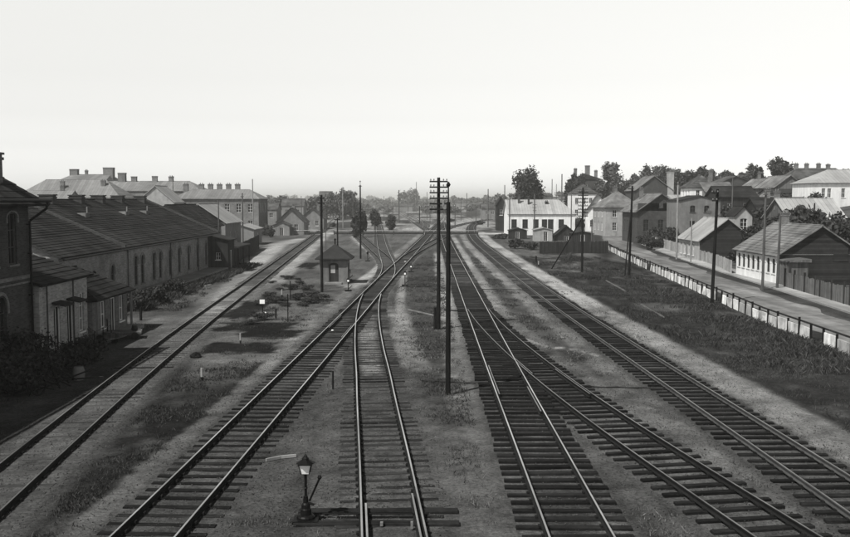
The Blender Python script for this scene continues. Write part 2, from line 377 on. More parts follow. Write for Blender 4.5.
    # worn footpaths and bare patches (x, y in metres)
    def trail(px, wd, val, k=.9):
        pts = [gp(*q) for q in px]; put(smooth(wd * 1.3, wd * .6, poly_dist(x, y, pts) + wob * wd * .5), val, k)
    trail([(517, 336), (545, 346), (575, 349), (600, 356)], .16, .24)
    trail([(350, 287), (374, 272), (383, 262), (374, 254), (358, 242), (353, 236)], .55, .27)
    trail([(405, 258), (412, 250), (425, 243), (432, 240)], .9, .26)
    trail([(404, 275), (400, 300), (402, 330)], .35, .22, .7); trail([(345, 285), (372, 283)], .9, .2)
    trail([(310, 246), (290, 262), (268, 280)], .9, .26, .9)
    trail([(272, 250), (245, 272), (232, 290), (215, 312)], 1.2, .2, .8); trail([(300, 239), (280, 244), (252, 264)], 1.6, .27, .95)
    trail([(318, 308), (280, 352), (262, 372)], .35, .17, .7); trail([(205, 360), (250, 362), (290, 350)], .5, .13, .8)
    trail([(290, 343), (303, 330), (310, 322)], .5, .17, .7)
    # freshly dug dark beds in trodden earth
    bx0, by0 = gp(262, 330); put(smooth(1.2, .8, np.hypot((x - bx0) / 5.0, (y - by0) / 17) + wob * .3) * smooth(-2.4, -2.9, T2) * smooth(1.8, 2.4, T1), .1, .75)
    for (a, b, c, d) in ((218, 322, 292, 331), (207, 342, 275, 353), (232, 300, 262, 318), (300, 262, 318, 268), (240, 330, 300, 338)):
        p0 = gp(a, d); p1 = gp(c, b); ax, ay = gp((a + c) / 2, (b + d) / 2)
        hw = abs(gp(c, (b + d) / 2)[0] - gp(a, (b + d) / 2)[0]) / 2; hh = abs(p1[1] - p0[1]) / 2
        mm = smooth(1.12, .88, np.maximum(np.abs(x - ax) / hw, np.abs(y - ay) / hh) + wob * .75); put(mm, .012, .96); G = np.maximum(G * (1 - mm), mm * .35)
    v = v * (1 + .8 * (n3 - .5) + .7 * (n2 - .5) + .7 * (n1 - .5))
    return np.clip(v, .012, .5), G

def axis(brk):
    out = []
    for a, b, s in brk: out += list(np.arange(a, b, s))
    return np.array(out + [brk[-1][1]])
xs = axis([(-3900, -900, 300), (-900, -200, 60), (-200, -60, 8), (-60, -24, 1.2), (-24, -14, .3), (-14, 16, .14), (16, 26, .25), (26, 60, 1.0), (60, 200, 4), (200, 900, 40), (900, 3900, 300)])
g = []; y = 14.0
while y < 3800: g.append(y); y += max(.16, (y ** 1.75) * .00058)
ys = np.array([-300, -60, 0, 8] + g + [3900])
XX, YY = np.meshgrid(xs, ys); ZZ = terrain(XX, YY)
lowrel = (fbm(XX, YY, 2.2, 5) - .5) * .1 + (fbm(XX, YY, .5, 6, 2) - .5) * .05
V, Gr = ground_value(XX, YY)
near_track = np.full(XX.shape, 9.0)
for k in TR:
    near_track = np.minimum(near_track, np.where((YY > yrange(k)[0] - 3) & (YY < yrange(k)[1] + 3), np.abs(XX - cx(k, YY)), 9))
ZZ = ZZ + lowrel * smooth(1.4, 2.3, near_track) * smooth(300, 100, YY) * (1 - smooth(.5, -.5, street_x(YY) - XX)) - .02 + (fbm(XX, YY, .9, 15, 3) - .45) * .07 * (1 - smooth(1.4, 2.3, near_track)) * smooth(120, 80, YY) * np.interp(np.minimum(np.abs(XX - cx('centre', YY)), np.abs(XX - cx('diagonal', YY))), [1.2, 1.6], [1.0, .45])
nx, ny = len(xs), len(ys)
vv = np.stack([XX, YY, ZZ], -1).reshape(-1, 3)
idx = np.arange(nx * ny).reshape(ny, nx)
ff = np.stack([idx[:-1, :-1], idx[:-1, 1:], idx[1:, 1:], idx[1:, :-1]], -1).reshape(-1, 4)
gm_ = bpy.data.materials.new('ground_soil'); gm_.use_nodes = True
N = gm_.node_tree.nodes; L = gm_.node_tree.links; b = N['Principled BSDF']; b.inputs['Roughness'].default_value = .95; b.inputs['Specular IOR Level'].default_value = .0
at_ = N.new('ShaderNodeAttribute'); at_.attribute_name = 'soil'
tc = N.new('ShaderNodeTexCoord')
prev = at_.outputs['Fac']
for sc_, lo, hi, det in ((9, .5, 1.5, 8), (38, .6, 1.4, 4), (2.1, .75, 1.25, 6)):
    no = N.new('ShaderNodeTexNoise'); no.inputs['Scale'].default_value = sc_; no.inputs['Detail'].default_value = det; no.inputs['Roughness'].default_value = .7; L.new(tc.outputs['Object'], no.inputs[0])
    mr = N.new('ShaderNodeMapRange'); mr.inputs[1].default_value = .3; mr.inputs[2].default_value = .7; mr.inputs[3].default_value = lo; mr.inputs[4].default_value = hi
    L.new(no.outputs[0], mr.inputs[0]); mm = N.new('ShaderNodeMath'); mm.operation = 'MULTIPLY'; L.new(prev, mm.inputs[0]); L.new(mr.outputs[0], mm.inputs[1]); prev = mm.outputs[0]
    if sc_ == 9: hn = no
cc = N.new('ShaderNodeCombineColor')
for i in range(3): L.new(prev, cc.inputs[i])
L.new(cc.outputs[0], b.inputs['Base Color'])
bp = N.new('ShaderNodeBump'); bp.inputs['Strength'].default_value = .8; bp.inputs['Distance'].default_value = .06; L.new(hn.outputs[0], bp.inputs['Height']); L.new(bp.outputs[0], b.inputs['Normal'])
go = np_mesh('ground', vv, ff, gm_); tag(go, 'dark cinder and grass ground of the rail yard', None, kind='structure')
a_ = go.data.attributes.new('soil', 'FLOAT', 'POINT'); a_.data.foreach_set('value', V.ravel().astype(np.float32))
go.data.polygons.foreach_set("use_smooth", [True] * len(go.data.polygons))

# ------------------------------------------------------------------ street, pavement, crossing road
def ribbon(name, mat_, ylist, xa, xb, z, kind='structure', label=None, side=.06):
    m = MB()
    for i in range(len(ylist) - 1):
        y0, y1 = ylist[i], ylist[i + 1]
        n = 6
        for j in range(n):
            def P(yy, t): 
                X = float(xa(yy)) * (1 - t) + float(xb(yy)) * t
                return (X, yy, z + max(0, tz(X, yy)))
            m.quad(P(y0, j / n), P(y0, (j + 1) / n), P(y1, (j + 1) / n), P(y1, j / n))
    o = m.build(name, mat_); tag(o, label, None, kind=kind); return o
YS = list(np.arange(24, 236, 1.0))
ribbon('street', M['road'], YS, lambda y: street_x(y, 1.5) + float(vnoise(y, 0, 3, 5)) * .5, lambda y: street_x(y, 5.3) + float(vnoise(y, 0, 4, 8)) * 1.3, .012, label='pale dusty street running beside the railway')
m = MB()
YP = list(np.arange(24, 170, 2.0))
for i in range(len(YP) - 1):
    y0, y1 = YP[i], YP[i + 1]
    a0, a1 = street_x(y0, 7.4), street_x(y1, 7.4); b0, b1 = max(a0 + 2.4, 0), a1 + 2.4
    m.hexa([(a0, y0, -.05), (b0, y0, -.05), (b1, y1, -.05), (a1, y1, -.05), (a0, y0, .11), (b0, y0, .11), (b1, y1, .11), (a1, y1, .11)])
tag(m.build('pavement', M['path']), 'pale pavement in front of the houses along the street', None, kind='structure')
m = MB(); m.poly([(-60, 214, .02), (-32, 214, .02), (-32, 226, .02), (-60, 230, .02)])
for x0 in range(-32, 66, 7): m.quad((x0, 214 + max(0, (x0 - 20) * .2), .02), (x0 + 7, 214 + max(0, (x0 - 13) * .2), .02), (x0 + 7, 224 + max(0, (x0 - 13) * .25), .02), (x0, 224 + max(0, (x0 - 20) * .25), .02))
tag(m.build('crossing_road', M['path']), 'pale road crossing all the tracks in the middle distance', None, kind='structure')

# ------------------------------------------------------------------ tracks
G2 = .7525
PROF = [(-.065, .0), (.065, .0), (.065, .018), (.012, .04), (.012, .105), (.036, .118), (.034, .146), (.024, .152), (-.024, .152), (-.034, .146), (-.036, .118), (-.012, .105), (-.012, .04), (-.065, .018)]
def rail_mesh(name, side, y0, y1, parent, z0, mats, curve=None, off=None):
    yy = [y0]
    while yy[-1] < y1: yy.append(min(y1, yy[-1] + max(.8, yy[-1] * .02)))
    yy = np.array(yy); X = cx(curve, yy) if curve else None
    sl_ = np.gradient(X, yy); nrm = np.stack([np.ones_like(sl_), -sl_], 1) / np.sqrt(1 + sl_ ** 2)[:, None]
    o = G2 * side if off is None else off
    c = np.stack([X, yy], 1) + nrm * o
    vs = []; fs = []; ms = []; n = len(PROF)
    for i in range(len(yy)):
        for (a, zz) in PROF: vs.append((c[i, 0] + nrm[i, 0] * a, c[i, 1] + nrm[i, 1] * a, z0 + zz))
    for i in range(len(yy) - 1):
        for j in range(n):
            k = (j + 1) % n
            fs.append((i * n + j, i * n + k, (i + 1) * n + k, (i + 1) * n + j)); ms.append(1 if j == 7 else 0)
    fs.append(tuple(range(n))); ms.append(0); fs.append(tuple(range((len(yy) - 1) * n, len(yy) * n))[::-1]); ms.append(0)
    q = MB(); q.v, q.f, q.m = vs, fs, ms
    return q.build(name, mats, parent)
def sleeper_box(m, x, y, ang, l, r, w_, top):
    c, s = math.cos(ang), math.sin(ang)
    def R(a, b_): return (x + a * c - b_ * s, y + a * s + b_ * c)
    p = [R(-l, -w_), R(r, -w_), R(r, w_), R(-l, w_)]; ins = .012
    q = [R(-l + ins, -w_ + ins), R(r - ins, -w_ + ins), R(r - ins, w_ - ins), R(-l + ins, w_ - ins)]
    tt = [top + random.uniform(-.004, .004) for _ in range(4)]
    m.hexa([(a, b_, -.1) for a, b_ in p] + [(a, b_, tt[i] - .012) for i, (a, b_) in enumerate(p)])
    m.hexa([(a, b_, tt[i] - .012) for i, (a, b_) in enumerate(p)] + [(a, b_, tt[i]) for i, (a, b_) in enumerate(q)])
TINFO = [
 # name, label, y0, y1, sleeper start, sleeper end, spacing, half length, sleeper top, rail z, polished?, dusty?
 ('main_left', 'dull single railway line nearest the brick buildings on the left, its sleepers nearly buried', 9, 800, 11, 330, .68, 1.3, -.004, .02, 0, 1),
 ('diagonal', 'shiny railway line running from the bottom left corner diagonally to the middle of the yard', 9, 600, 11, 330, .66, 1.32, .03, .05, 1, 0),
 ('centre', 'shiny railway line passing close beside the black switch lamp and joining the diagonal line', 9, 76.5, 11, 65, .62, 1.32, .008, .047, 1, 1),
 ('right_main', 'straight shiny railway line just right of the tall dark pole, on clear dark sleepers', 9, 600, 11, 330, .64, 1.35, .07, .075, 1, 0),
 ('platform', 'railway line farthest right, with pale cinder paths on both of its sides', 9, 490, 11, 330, .67, 1.35, .065, .07, 0, 0),
 ('branch', 'duller railway line leaving the straight line by a turnout towards the bottom right', 9, 65.5, 11, 48, .68, 1.35, .066, .072, 0, 0),
 ('north_left', 'railway line leading from the diagonal line up to the small round trees at the crossing', 91, 500, 104, 300, .68, 1.3, .05, .057, 1, 1),
 ('siding_left', 'short railway siding branching left just before the level crossing', 113, 250, 126, 250, .7, 1.3, .046, .054, 0, 1),
 ('crossover', 'short crossover line joining the diagonal line to the straight right one', 131, 204, 139, 190, .7, 1.3, .046, .054, 0, 1),
 ('far_bend', 'distant railway line bending right towards the dark wooden building behind the crossing', 234, 480, 250, 330, .72, 1.3, .046, .054, 1, 1),
 ('far_middle', 'distant railway line between the two others that run away behind the level crossing', 256, 620, 270, 330, .72, 1.3, .046, .054, 1, 1),
 ('far_left', 'distant pale railway line curving away left behind the level crossing', 228, 700, 245, 330, .72, 1.3, .046, .054, 0, 1),
]
for (nm, lab, y0, y1, s0, s1, sp_, hl, stop, rz_, pol, dusty) in TINFO:
    t = thing('railway_track', lab, 'railway track', (float(cx(nm, max(y0, 20))), max(y0, 20), 0))
    off = -Vector(t.location)
    stop_ = stop
    mats = [M['rust_pale'] if nm in ('platform',) else M['rust'], M['rail_top'] if pol else M['rail_dull']]
    rails = []
    for sd_ in (-1, 1):
        r_ = rail_mesh('rail', sd_, y0, y1, t, rz_, mats, nm); r_.location = off; rails.append(r_)
    yy = s0; k = 0; far = MB()
    while yy < s1:
        x = float(cx(nm, yy)); dx = float(cx(nm, yy + .5) - cx(nm, yy - .5)); ang = -math.atan(dx)
        l = r = hl
        if nm == 'right_main' and 47 < yy < 66: r += float(cx('branch', yy)) - x
        if nm == 'right_main' and 188 < yy < 205: l += x - float(cx('crossover', yy))
        if nm == 'diagonal' and 64 < yy < 78: r += float(cx('centre', yy)) - x
        if nm == 'diagonal' and 90 < yy < 105: l += max(0, x - float(cx('north_left', yy)))
        if nm == 'diagonal' and 130 < yy < 140: r += float(cx('crossover', yy)) - x
        if nm == 'north_left' and 112 < yy < 127: l += x - float(cx('siding_left', yy))
        m = MB() if k < 100 else far
        if yy > 85: stop_ = .02
        else: stop_ = stop
        jit = random.uniform(-.05, .05)
        wd = random.uniform(.085, .112)
        tp = stop_ + random.uniform(-.022, .008)
        sleeper_box(m, x, yy + random.uniform(-.04, .04), ang + random.gauss(0, .016), l + jit + random.uniform(0, .06), r + jit + random.uniform(0, .06), wd, tp)
        if k < 100:
            # cast chairs / tie plates with spikes on the nearest sleepers
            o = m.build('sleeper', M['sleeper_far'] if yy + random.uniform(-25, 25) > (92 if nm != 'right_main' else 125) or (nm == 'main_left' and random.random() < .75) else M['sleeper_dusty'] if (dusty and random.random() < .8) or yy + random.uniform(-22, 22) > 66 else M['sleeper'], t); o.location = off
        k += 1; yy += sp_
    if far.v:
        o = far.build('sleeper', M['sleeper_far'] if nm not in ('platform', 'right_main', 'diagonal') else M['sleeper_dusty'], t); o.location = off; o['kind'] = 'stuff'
    # tie plates: one fitting strip per rail, child of the rail
    for sd_, r_ in zip((-1, 1), rails):
        m = MB(); yy = s0
        while yy < min(s1, 60):
            x = float(cx(nm, yy)); dx = float(cx(nm, yy + .5) - cx(nm, yy - .5)); ang = -math.atan(dx)
            c, s = math.cos(ang), math.sin(ang); ox = x + sd_ * G2 * c; oy = yy + sd_ * G2 * s
            for e in (-.1, .1):
                m.box(ox + e - .03, ox + e + .03, oy - .07, oy + .07, rz_ - .02, rz_ + .035)
            yy += sp_
        if m.v: m.build('rail_fastening', M['rust'], r_)['kind'] = 'stuff'
    # check rails at the frogs and switch blades
    def extra(name, off_, a, b_, mt=None):
        o_ = rail_mesh(name, 1, a, b_, t, rz_ - .004, mt or [M['rust'], M['rail_dull']], nm, off=off_); o_.location = off
    if nm == 'right_main': extra('check_rail', -G2 + .11, 36.5, 43); extra('wing_rail', G2 - .11, 33.5, 38)
    if nm == 'branch': extra('check_rail', G2 - .11, 36.5, 42); extra('wing_rail', -G2 + .11, 41, 45)
    if nm == 'diagonal': extra('check_rail', -G2 + .11, 56, 62); extra('wing_rail', G2 - .11, 52, 57)
    if nm == 'centre':
        extra('switch_blade', -G2 + .12, 9, 23.3, [M['rust'], M['rail_top']]); extra('switch_blade', G2 - .14, 9, 24.0, [M['rust'], M['rail_top']])
        for k2, yy in enumerate((22.25, 23.15)):
            m = MB(); sleeper_box(m, -.9, yy, 0, 2.35, 1.75, .14, .05); o = m.build('switch_timber', M['sleeper'], t); o.location = off
        m = MB(); m.tube((-2.9, 22.7, .1), (0.1, 22.7, .1), .025); o = m.build('switch_rod', M['iron'], t); o.location = off
        m = MB(); m.box(-1.1, -1.03, 22.0, 22.1, .03, .12); m.box(-.35, -.29, 21.8, 21.9, .03, .2); o = m.build('rod_bracket', M['plaster_dull'], t); o.location = off

# point rods / wires lying across the yard
def rod(pts, r, lab, mt='iron'):
    m = MB(); n = 24
    P = []
    for (a, b_) in zip(pts[:-1], pts[1:]):
        for i in range(n):
            t_ = i / n; P.append((a[0] + (b_[0] - a[0]) * t_, a[1] + (b_[1] - a[1]) * t_ + .05 * math.sin(i * .9), .035))
    P.append((pts[-1][0], pts[-1][1], .035))
    m.path(P, [r] * len(P), 5); tag(m.build('signal_wire_duct', M[mt]), lab, 'cable duct')
rod([(-.15, 40.2), (2.2, 39.6)], .025, 'thin dark wire duct on the ground at the foot of the tall dark pole')
rod([(5.8, 39.0), (9.6, 38.6)], .025, 'thin dark wire duct crossing the strip between the two right-hand lines')
rod([(-2.3, 84.5), (.6, 84.2)], .03, 'thin dark wire duct on the sandy strip in front of the many armed pole')
rod([(5.0, 82.0), (8.9, 81.5)], .03, 'thin dark wire duct across the middle grass, farther than the other ones')

# ------------------------------------------------------------------ buildings
def wall_face(m, org, ux, length, z0, z1, holes, depth=.16):
    """wall seen from outside; org is the left bottom corner, ux the direction to the right; holes (u0,u1,za,zb,arch)"""
    ux = Vector(ux); o = Vector(org); nrm = Vector((ux.y, -ux.x, 0))   # outward
    def P(u, z, d=0): return tuple(o + ux * u + Vector((0, 0, z)) - nrm * d)
    us = sorted(set([0, length] + [h[0] for h in holes] + [h[1] for h in holes])); zs = sorted(set([z0, z1] + [h[2] for h in holes] + [h[3] for h in holes]))
    for i in range(len(us) - 1):
        for j in range(len(zs) - 1):
            uc = (us[i] + us[i + 1]) / 2; zc = (zs[j] + zs[j + 1]) / 2
            if any(h[0] < uc < h[1] and h[2] < zc < h[3] for h in holes): continue
            m.quad(P(us[i], zs[j]), P(us[i + 1], zs[j]), P(us[i + 1], zs[j + 1]), P(us[i], zs[j + 1]))
    for h in holes:
        a, b_, c, d = h[:4]
        m.quad(P(a, c), P(a, c, depth), P(b_, c, depth), P(b_, c)); m.quad(P(a, d, depth), P(a, d), P(b_, d), P(b_, d, depth))
        m.quad(P(a, c, depth), P(a, c), P(a, d), P(a, d, depth)); m.quad(P(b_, c), P(b_, c, depth), P(b_, d, depth), P(b_, d))
        if len(h) > 4 and h[4]:
            r = (b_ - a) / 2; n = 6; uc = (a + b_) / 2; k = min(1.0, h[4])
            for sg in (-1, 1):
                corner = P(uc + sg * r, d, .005)
                arc = [P(uc + sg * r * math.cos(q * math.pi / 2 / n), d - r * k + r * k * math.sin(q * math.pi / 2 / n), .005) for q in range(n + 1)]
                for q in range(n):
                    pts = [corner, arc[q + 1], arc[q]] if sg < 0 else [corner, arc[q], arc[q + 1]]
                    m.poly(pts)
def house(label, cat, x, y, w_, l, eave, rise, wallm, roofm, base=0.0, rz=0, wins=(), axis_='y', hip=(0, 0), over=.3, chim=(), courses=0,
          name='house', trim='trim', chim_m='brick_mid', thick=.1, gable_m=None, group=None, detail=True, door_m='wood_dark', plinth=None, cornice=None, surround=None, sub=-1.5, lean=None):
    """x,y: centre; w_: extent in local x, l: extent in local y; axis_: direction of the ridge.
       wins: (face, u centre, z0, z1, width, kind, arch); face S faces the camera, E/W right/left"""
    t = thing(name, label, cat, (x, y, base), rz, group)
    hx, hy = w_ / 2, l / 2
    W = MB(); faces = {'S': ((-hx, -hy, 0), (1, 0, 0), w_), 'E': ((hx, -hy, 0), (0, 1, 0), l), 'N': ((hx, hy, 0), (-1, 0, 0), w_), 'W': ((-hx, hy, 0), (0, -1, 0), l)}
    for fc, (org, ux, ln) in faces.items():
        hs = [(u - ww / 2, u + ww / 2, za, zb, ar) for (f2, u, za, zb, ww, kd, ar) in wins if f2 == fc]
        wall_face(W, org, ux, ln, sub, eave, hs)
    rg = None
    if rise > 0 and not lean:
        if axis_ == 'y':
            for yy, fl, hp in ((-hy, 1, hip[0]), (hy, -1, hip[1])):
                if hp == 0: W.poly([(-hx * fl, yy, eave), (hx * fl, yy, eave), (0, yy, eave + rise)], 1 if gable_m else 0)
        else:
            for xx, fl, hp in ((-hx, -1, hip[0]), (hx, 1, hip[1])):
                if hp == 0: W.poly([(xx, -hy * fl, eave), (xx, hy * fl, eave), (xx, 0, eave + rise)], 1 if gable_m else 0)
    if lean: # lean-to: high side at 'W','N' ...
        if lean == 'W':
            W.poly([(-hx, -hy, eave), (hx, -hy, eave), (-hx, -hy, eave + rise)]); W.poly([(hx, hy, eave), (-hx, hy, eave), (-hx, hy, eave + rise)])
            W.quad((-hx, hy, eave), (-hx, -hy, eave), (-hx, -hy, eave + rise), (-hx, hy, eave + rise))
        else:
            W.poly([(-hx, -hy, eave), (-hx, hy, eave + rise), (-hx, hy, eave)]); W.poly([(hx, -hy, eave), (hx, hy, eave), (hx, hy, eave + rise)])
            W.quad((hx, hy, eave), (-hx, hy, eave), (-hx, hy, eave + rise), (hx, hy, eave + rise))
    if plinth:
        for (a, b_, c, d) in ((-hx - .05, hx + .05, -hy - .05, hy + .05),): W.box(a, b_, c, d, sub, plinth)
    if cornice:
        for k in range(cornice): W.box(-hx - .05 * (k + 1), hx + .05 * (k + 1), -hy - .05 * (k + 1), hy + .05 * (k + 1), eave - .32 + .11 * k, eave - .21 + .11 * k)
    W.build('wall', [wallm, gable_m] if gable_m else wallm, t)
    # roof
    R = MB()
    def slab(a, b_, c, d, nc):
        """a,b eave corners, c,d ridge corners (c above b, d above a)"""
        a, b_, c, d = map(Vector, (a, b_, c, d)); nrm = (b_ - a).cross(d - a).normalized() if (d - a).length > 1e-6 else (b_ - a).cross(c - a).normalized()
        if nrm.z < 0: nrm = -nrm
        def seg(p, q, r, s, lift):
            lo = -nrm * thick
            R.hexa([tuple(p + lo), tuple(q + lo), tuple(r + lo), tuple(s + lo), tuple(p + nrm * lift), tuple(q + nrm * lift), tuple(r), tuple(s)])
        if nc:
            for k in range(nc):
                f0, f1 = k / nc, min(1, (k + 1.0) / nc)
                wv = random.uniform(-.018, .012)
                seg(a.lerp(d, f0), b_.lerp(c, f0), b_.lerp(c, f1), a.lerp(d, f1), .035 + wv)
        else: seg(a, b_, c, d, 0)
    if lean:
        if lean == 'W': sl2 = rise / w_; slab((hx + over, -hy - over, eave - sl2 * over), (hx + over, hy + over, eave - sl2 * over), (-hx, hy + over, eave + rise), (-hx, -hy - over, eave + rise), courses)
        else: sl2 = rise / l; slab((-hx - over, -hy - over, eave - sl2 * over), (hx + over, -hy - over, eave - sl2 * over), (hx + over, hy, eave + rise), (-hx - over, hy, eave + rise), courses)
    elif rise > 0:
        T_ = thick + .01
        if axis_ == 'y':
            s_ = rise / hx; ez = eave - s_ * over + T_; rz2 = eave + rise + T_
            ya, yb = -hy - over, hy + over
            ra = ya if hip[0] == 0 else -hy + hip[0]; rb = yb if hip[1] == 0 else hy - hip[1]
            A, B, C_, D_ = (-hx - over, ya, ez), (hx + over, ya, ez), (hx + over, yb, ez), (-hx - over, yb, ez)
            slab(B, C_, (0, rb, rz2), (0, ra, rz2), courses); slab(D_, A, (0, ra, rz2), (0, rb, rz2), courses)
            if hip[0]: slab(A, B, (0, ra, rz2), (0, ra, rz2), courses)
            if hip[1]: slab(C_, D_, (0, rb, rz2), (0, rb, rz2), courses)
            R.tube((0, ra, rz2), (0, rb, rz2), .09, n=6)
        else:
            s_ = rise / hy; ez = eave - s_ * over + T_; rz2 = eave + rise + T_
            xa, xb = -hx - over, hx + over
            ra = xa if hip[0] == 0 else -hx + hip[0]; rb = xb if hip[1] == 0 else hx - hip[1]
            A, B, C_, D_ = (xa, -hy - over, ez), (xb, -hy - over, ez), (xb, hy + over, ez), (xa, hy + over, ez)
            slab(A, B, (rb, 0, rz2), (ra, 0, rz2), courses); slab(C_, D_, (ra, 0, rz2), (rb, 0, rz2), courses)
            if hip[0]: slab(D_, A, (ra, 0, rz2), (ra, 0, rz2), courses)
            if hip[1]: slab(B, C_, (rb, 0, rz2), (rb, 0, rz2), courses)
            R.tube((ra, 0, rz2), (rb, 0, rz2), .09, n=6)
    else: R.box(-hx - over, hx + over, -hy - over, hy + over, eave, eave + .2)
    roof = R.build('roof', roofm, t)
    for (cx_, cy_, cw, cz0, cz1) in chim:
        c = MB(); c.box(cx_ - cw / 2, cx_ + cw / 2, cy_ - cw * .35, cy_ + cw * .35, cz0, cz1)
        c.box(cx_ - cw / 2 - .06, cx_ + cw / 2 + .06, cy_ - cw * .35 - .06, cy_ + cw * .35 + .06, cz1 - .25, cz1 - .12)
        c.box(cx_ - cw / 2 - .08, cx_ + cw / 2 + .08, cy_ - cw * .35 - .08, cy_ + cw * .35 + .08, cz1 - .001, cz1 + .1)
        if .5 < cw < 1.12:
            for e in (-.22, .22): c.lathe(cx_ + e * cw, cy_, [(.1, cz1 + .1), (.09, cz1 + .38)], 8)
        c.build('chimney', M[chim_m], roof)
    for (f2, u, za, zb, ww, kd, ar) in wins:
        org, ux, ln = faces[f2]; org = Vector(org); ux = Vector(ux); nrm = Vector((ux.y, -ux.x, 0))
        def bx(m_, ua, ub, z0, z1, d0, d1, mi=0):
            p = [org + ux * ua - nrm * d1, org + ux * ub - nrm * d1, org + ux * ub - nrm * d0, org + ux * ua - nrm * d0]
            p = [p[3], p[2], p[1], p[0]]
            m_.hexa([(q.x, q.y, z0) for q in p] + [(q.x, q.y, z1) for q in p], mi)
        if kd == 'door':
            m_ = MB(); bx(m_, u - ww / 2, u + ww / 2, za, zb, .1, .15); bx(m_, u - .02, u + .02, za, zb, .08, .1, 1)
            bx(m_, u - ww / 2, u + ww / 2, zb - .08, zb, .06, .1, 1)
            for e in (-1, 1): bx(m_, u + e * (ww / 2 - .04) - .04, u + e * (ww / 2 - .04) + .04, za, zb - .08, .06, .1, 1)
            m_.build('door', [M[door_m], M[trim]], t); continue
        F = MB()
        fw = min(.06, ww * .07)
        bx(F, u - ww / 2, u + ww / 2, za, za + fw, .08, .14); bx(F, u - ww / 2, u + ww / 2, zb - fw, zb, .08, .14)
        bx(F, u - ww / 2, u - ww / 2 + fw, za + fw, zb - fw, .08, .14); bx(F, u + ww / 2 - fw, u + ww / 2, za + fw, zb - fw, .08, .14)
        bx(F, u - .025, u + .025, za + fw, zb - fw, .09, .14)
        nb = max(1, int((zb - za) / .85))
        for q in range(1, nb + 1):
            zz = za + (zb - za) * q / (nb + 1); bx(F, u - ww / 2 + fw, u - .025, zz - .02, zz + .02, .09, .14); bx(F, u + .025, u + ww / 2 - fw, zz - .02, zz + .02, .09, .14)
        wn_ = F.build('window', M[trim], t)
        Pn = MB(); bx(Pn, u - ww / 2, u + ww / 2, za, zb, .141, .155); Pn.build('pane', M['glass'], wn_)
        if detail:
            S_ = MB(); bx(S_, u - ww / 2 - .1, u + ww / 2 + .1, za - .09, za, -.08, .06); S_.build('sill', M[surround or trim], wn_)
            if surround:
                A_ = MB(); r = ww / 2 + .08; rr = ww / 2 + .24; n = 10; top = zb - ww / 2 * (ar or 0)
                if ar:
                    for q in range(n):
                        p4 = []
                        for (rad, ang) in ((r, q), (rr, q), (rr, q + 1), (r, q + 1)):
                            a = math.pi * ang / n; p4.append((u + rad * math.cos(a), top + rad * math.sin(a) * ar))
                        pts = [org + ux * a_ + nrm * .05 for a_, z_ in p4]; pb = [org + ux * a_ - nrm * .01 for a_, z_ in p4]
                        A_.hexa([(pb[i].x, pb[i].y, p4[i][1]) for i in range(4)] + [(pts[i].x, pts[i].y, p4[i][1]) for i in range(4)])
                    for e in (-1, 1): bx(A_, min(u + e * r, u + e * rr), max(u + e * r, u + e * rr), top - .25, top, -.05, .01)
                else: bx(A_, u - rr, u + rr, zb + .05, zb + .28, -.05, .01)
                A_.build('lintel', M[surround], wn_)
    return t

def row(face, us, z0, z1, w_, kind='window', arch=0): return [(face, u, z0, z1, w_, kind, arch) for u in us]
# --- left side
L1 = house('tall dark brick building with hipped tiled roof, cut off by the left picture edge', 'building', -26.7, 22.3, 15, 44.6, 8.3, 6.2, M['brick_dark'], M['tile_dark'],
      wins=row('E', [3, 7, 11, 15, 19, 23, 27, 31, 35, 38.6, 40.8, 42.8], 5.0, 7.4, .85, arch=.5) + row('E', [3, 7, 11, 15, 19, 23, 27, 31, 35, 38.6, 41.4], 1.3, 3.6, 1.1, arch=1) , hip=(7.5, 7.5), over=.75, courses=22, name='brick_building', trim='trim_dark', surround='brick_mid', cornice=3,
      chim=[(6.75, 20.5, .6, 8.5, 10.1)], plinth=.5)
# string course, gutter and downpipe
m = MB(); m.box(7.5, 7.58, -22.3, 22.3, 4.25, 4.42); m.box(7.5, 7.56, -22.3, 22.3, 4.02, 4.1); m.build('string_course', M['brick_mid'], L1)
m = MB(); m.tube((8.32, -23, 7.98), (8.32, 23, 7.98), .09); m.build('gutter', M['iron'], L1)
m = MB(); m.path([(8.32, 22.6, 7.95), (8.3, 22.55, 7.6), (7.62, 22.15, 7.0), (7.62, 22.12, .2)], [.06] * 4, 8)
for z in (1.5, 3.4, 5.4, 6.8): m.box(7.5, 7.7, 22.04, 22.2, z, z + .06)
m.build('downpipe', M['iron'], L1)
L2 = house('small pale brick lean-to with two doors, wedged against the tall dark brick building', 'building', -21.2, 48.0, 4.6, 6.4, 3.95, 1.5, M['brick_pale'], M['tile_dark'],
      wins=row('E', [2.15, 3.9], 0.25, 2.6, .85, 'door', 1.0) + row('E', [5.5], .8, 2.9, .7), lean='W', over=.3, courses=11, name='brick_outbuilding', trim='trim', door_m='wood_dark')
for yy in (.8, -2.6):
    m = MB(); m.tube((2.45, yy, 3.75), (2.45, yy, .1), .045); m.build('downpipe', M['trim_dark'], L2)
m = MB(); m.box(2.3, 3.3, -3.0, 2.4, -.1, .22); m.box(3.3, 3.55, -2.6, 2.0, -.1, .1); m.build('step', M['stone'], L2)
for yy in (-1.1, .8):
    m = MB(); m.hexa([(2.3, yy - .6, 2.75), (3.0, yy - .6, 2.6), (3.0, yy + .6, 2.6), (2.3, yy + .6, 2.75), (2.3, yy - .6, 2.83), (3.0, yy - .6, 2.67), (3.0, yy + .6, 2.67), (2.3, yy + .6, 2.83)])
    m.build('door_hood', M['felt'], L2)
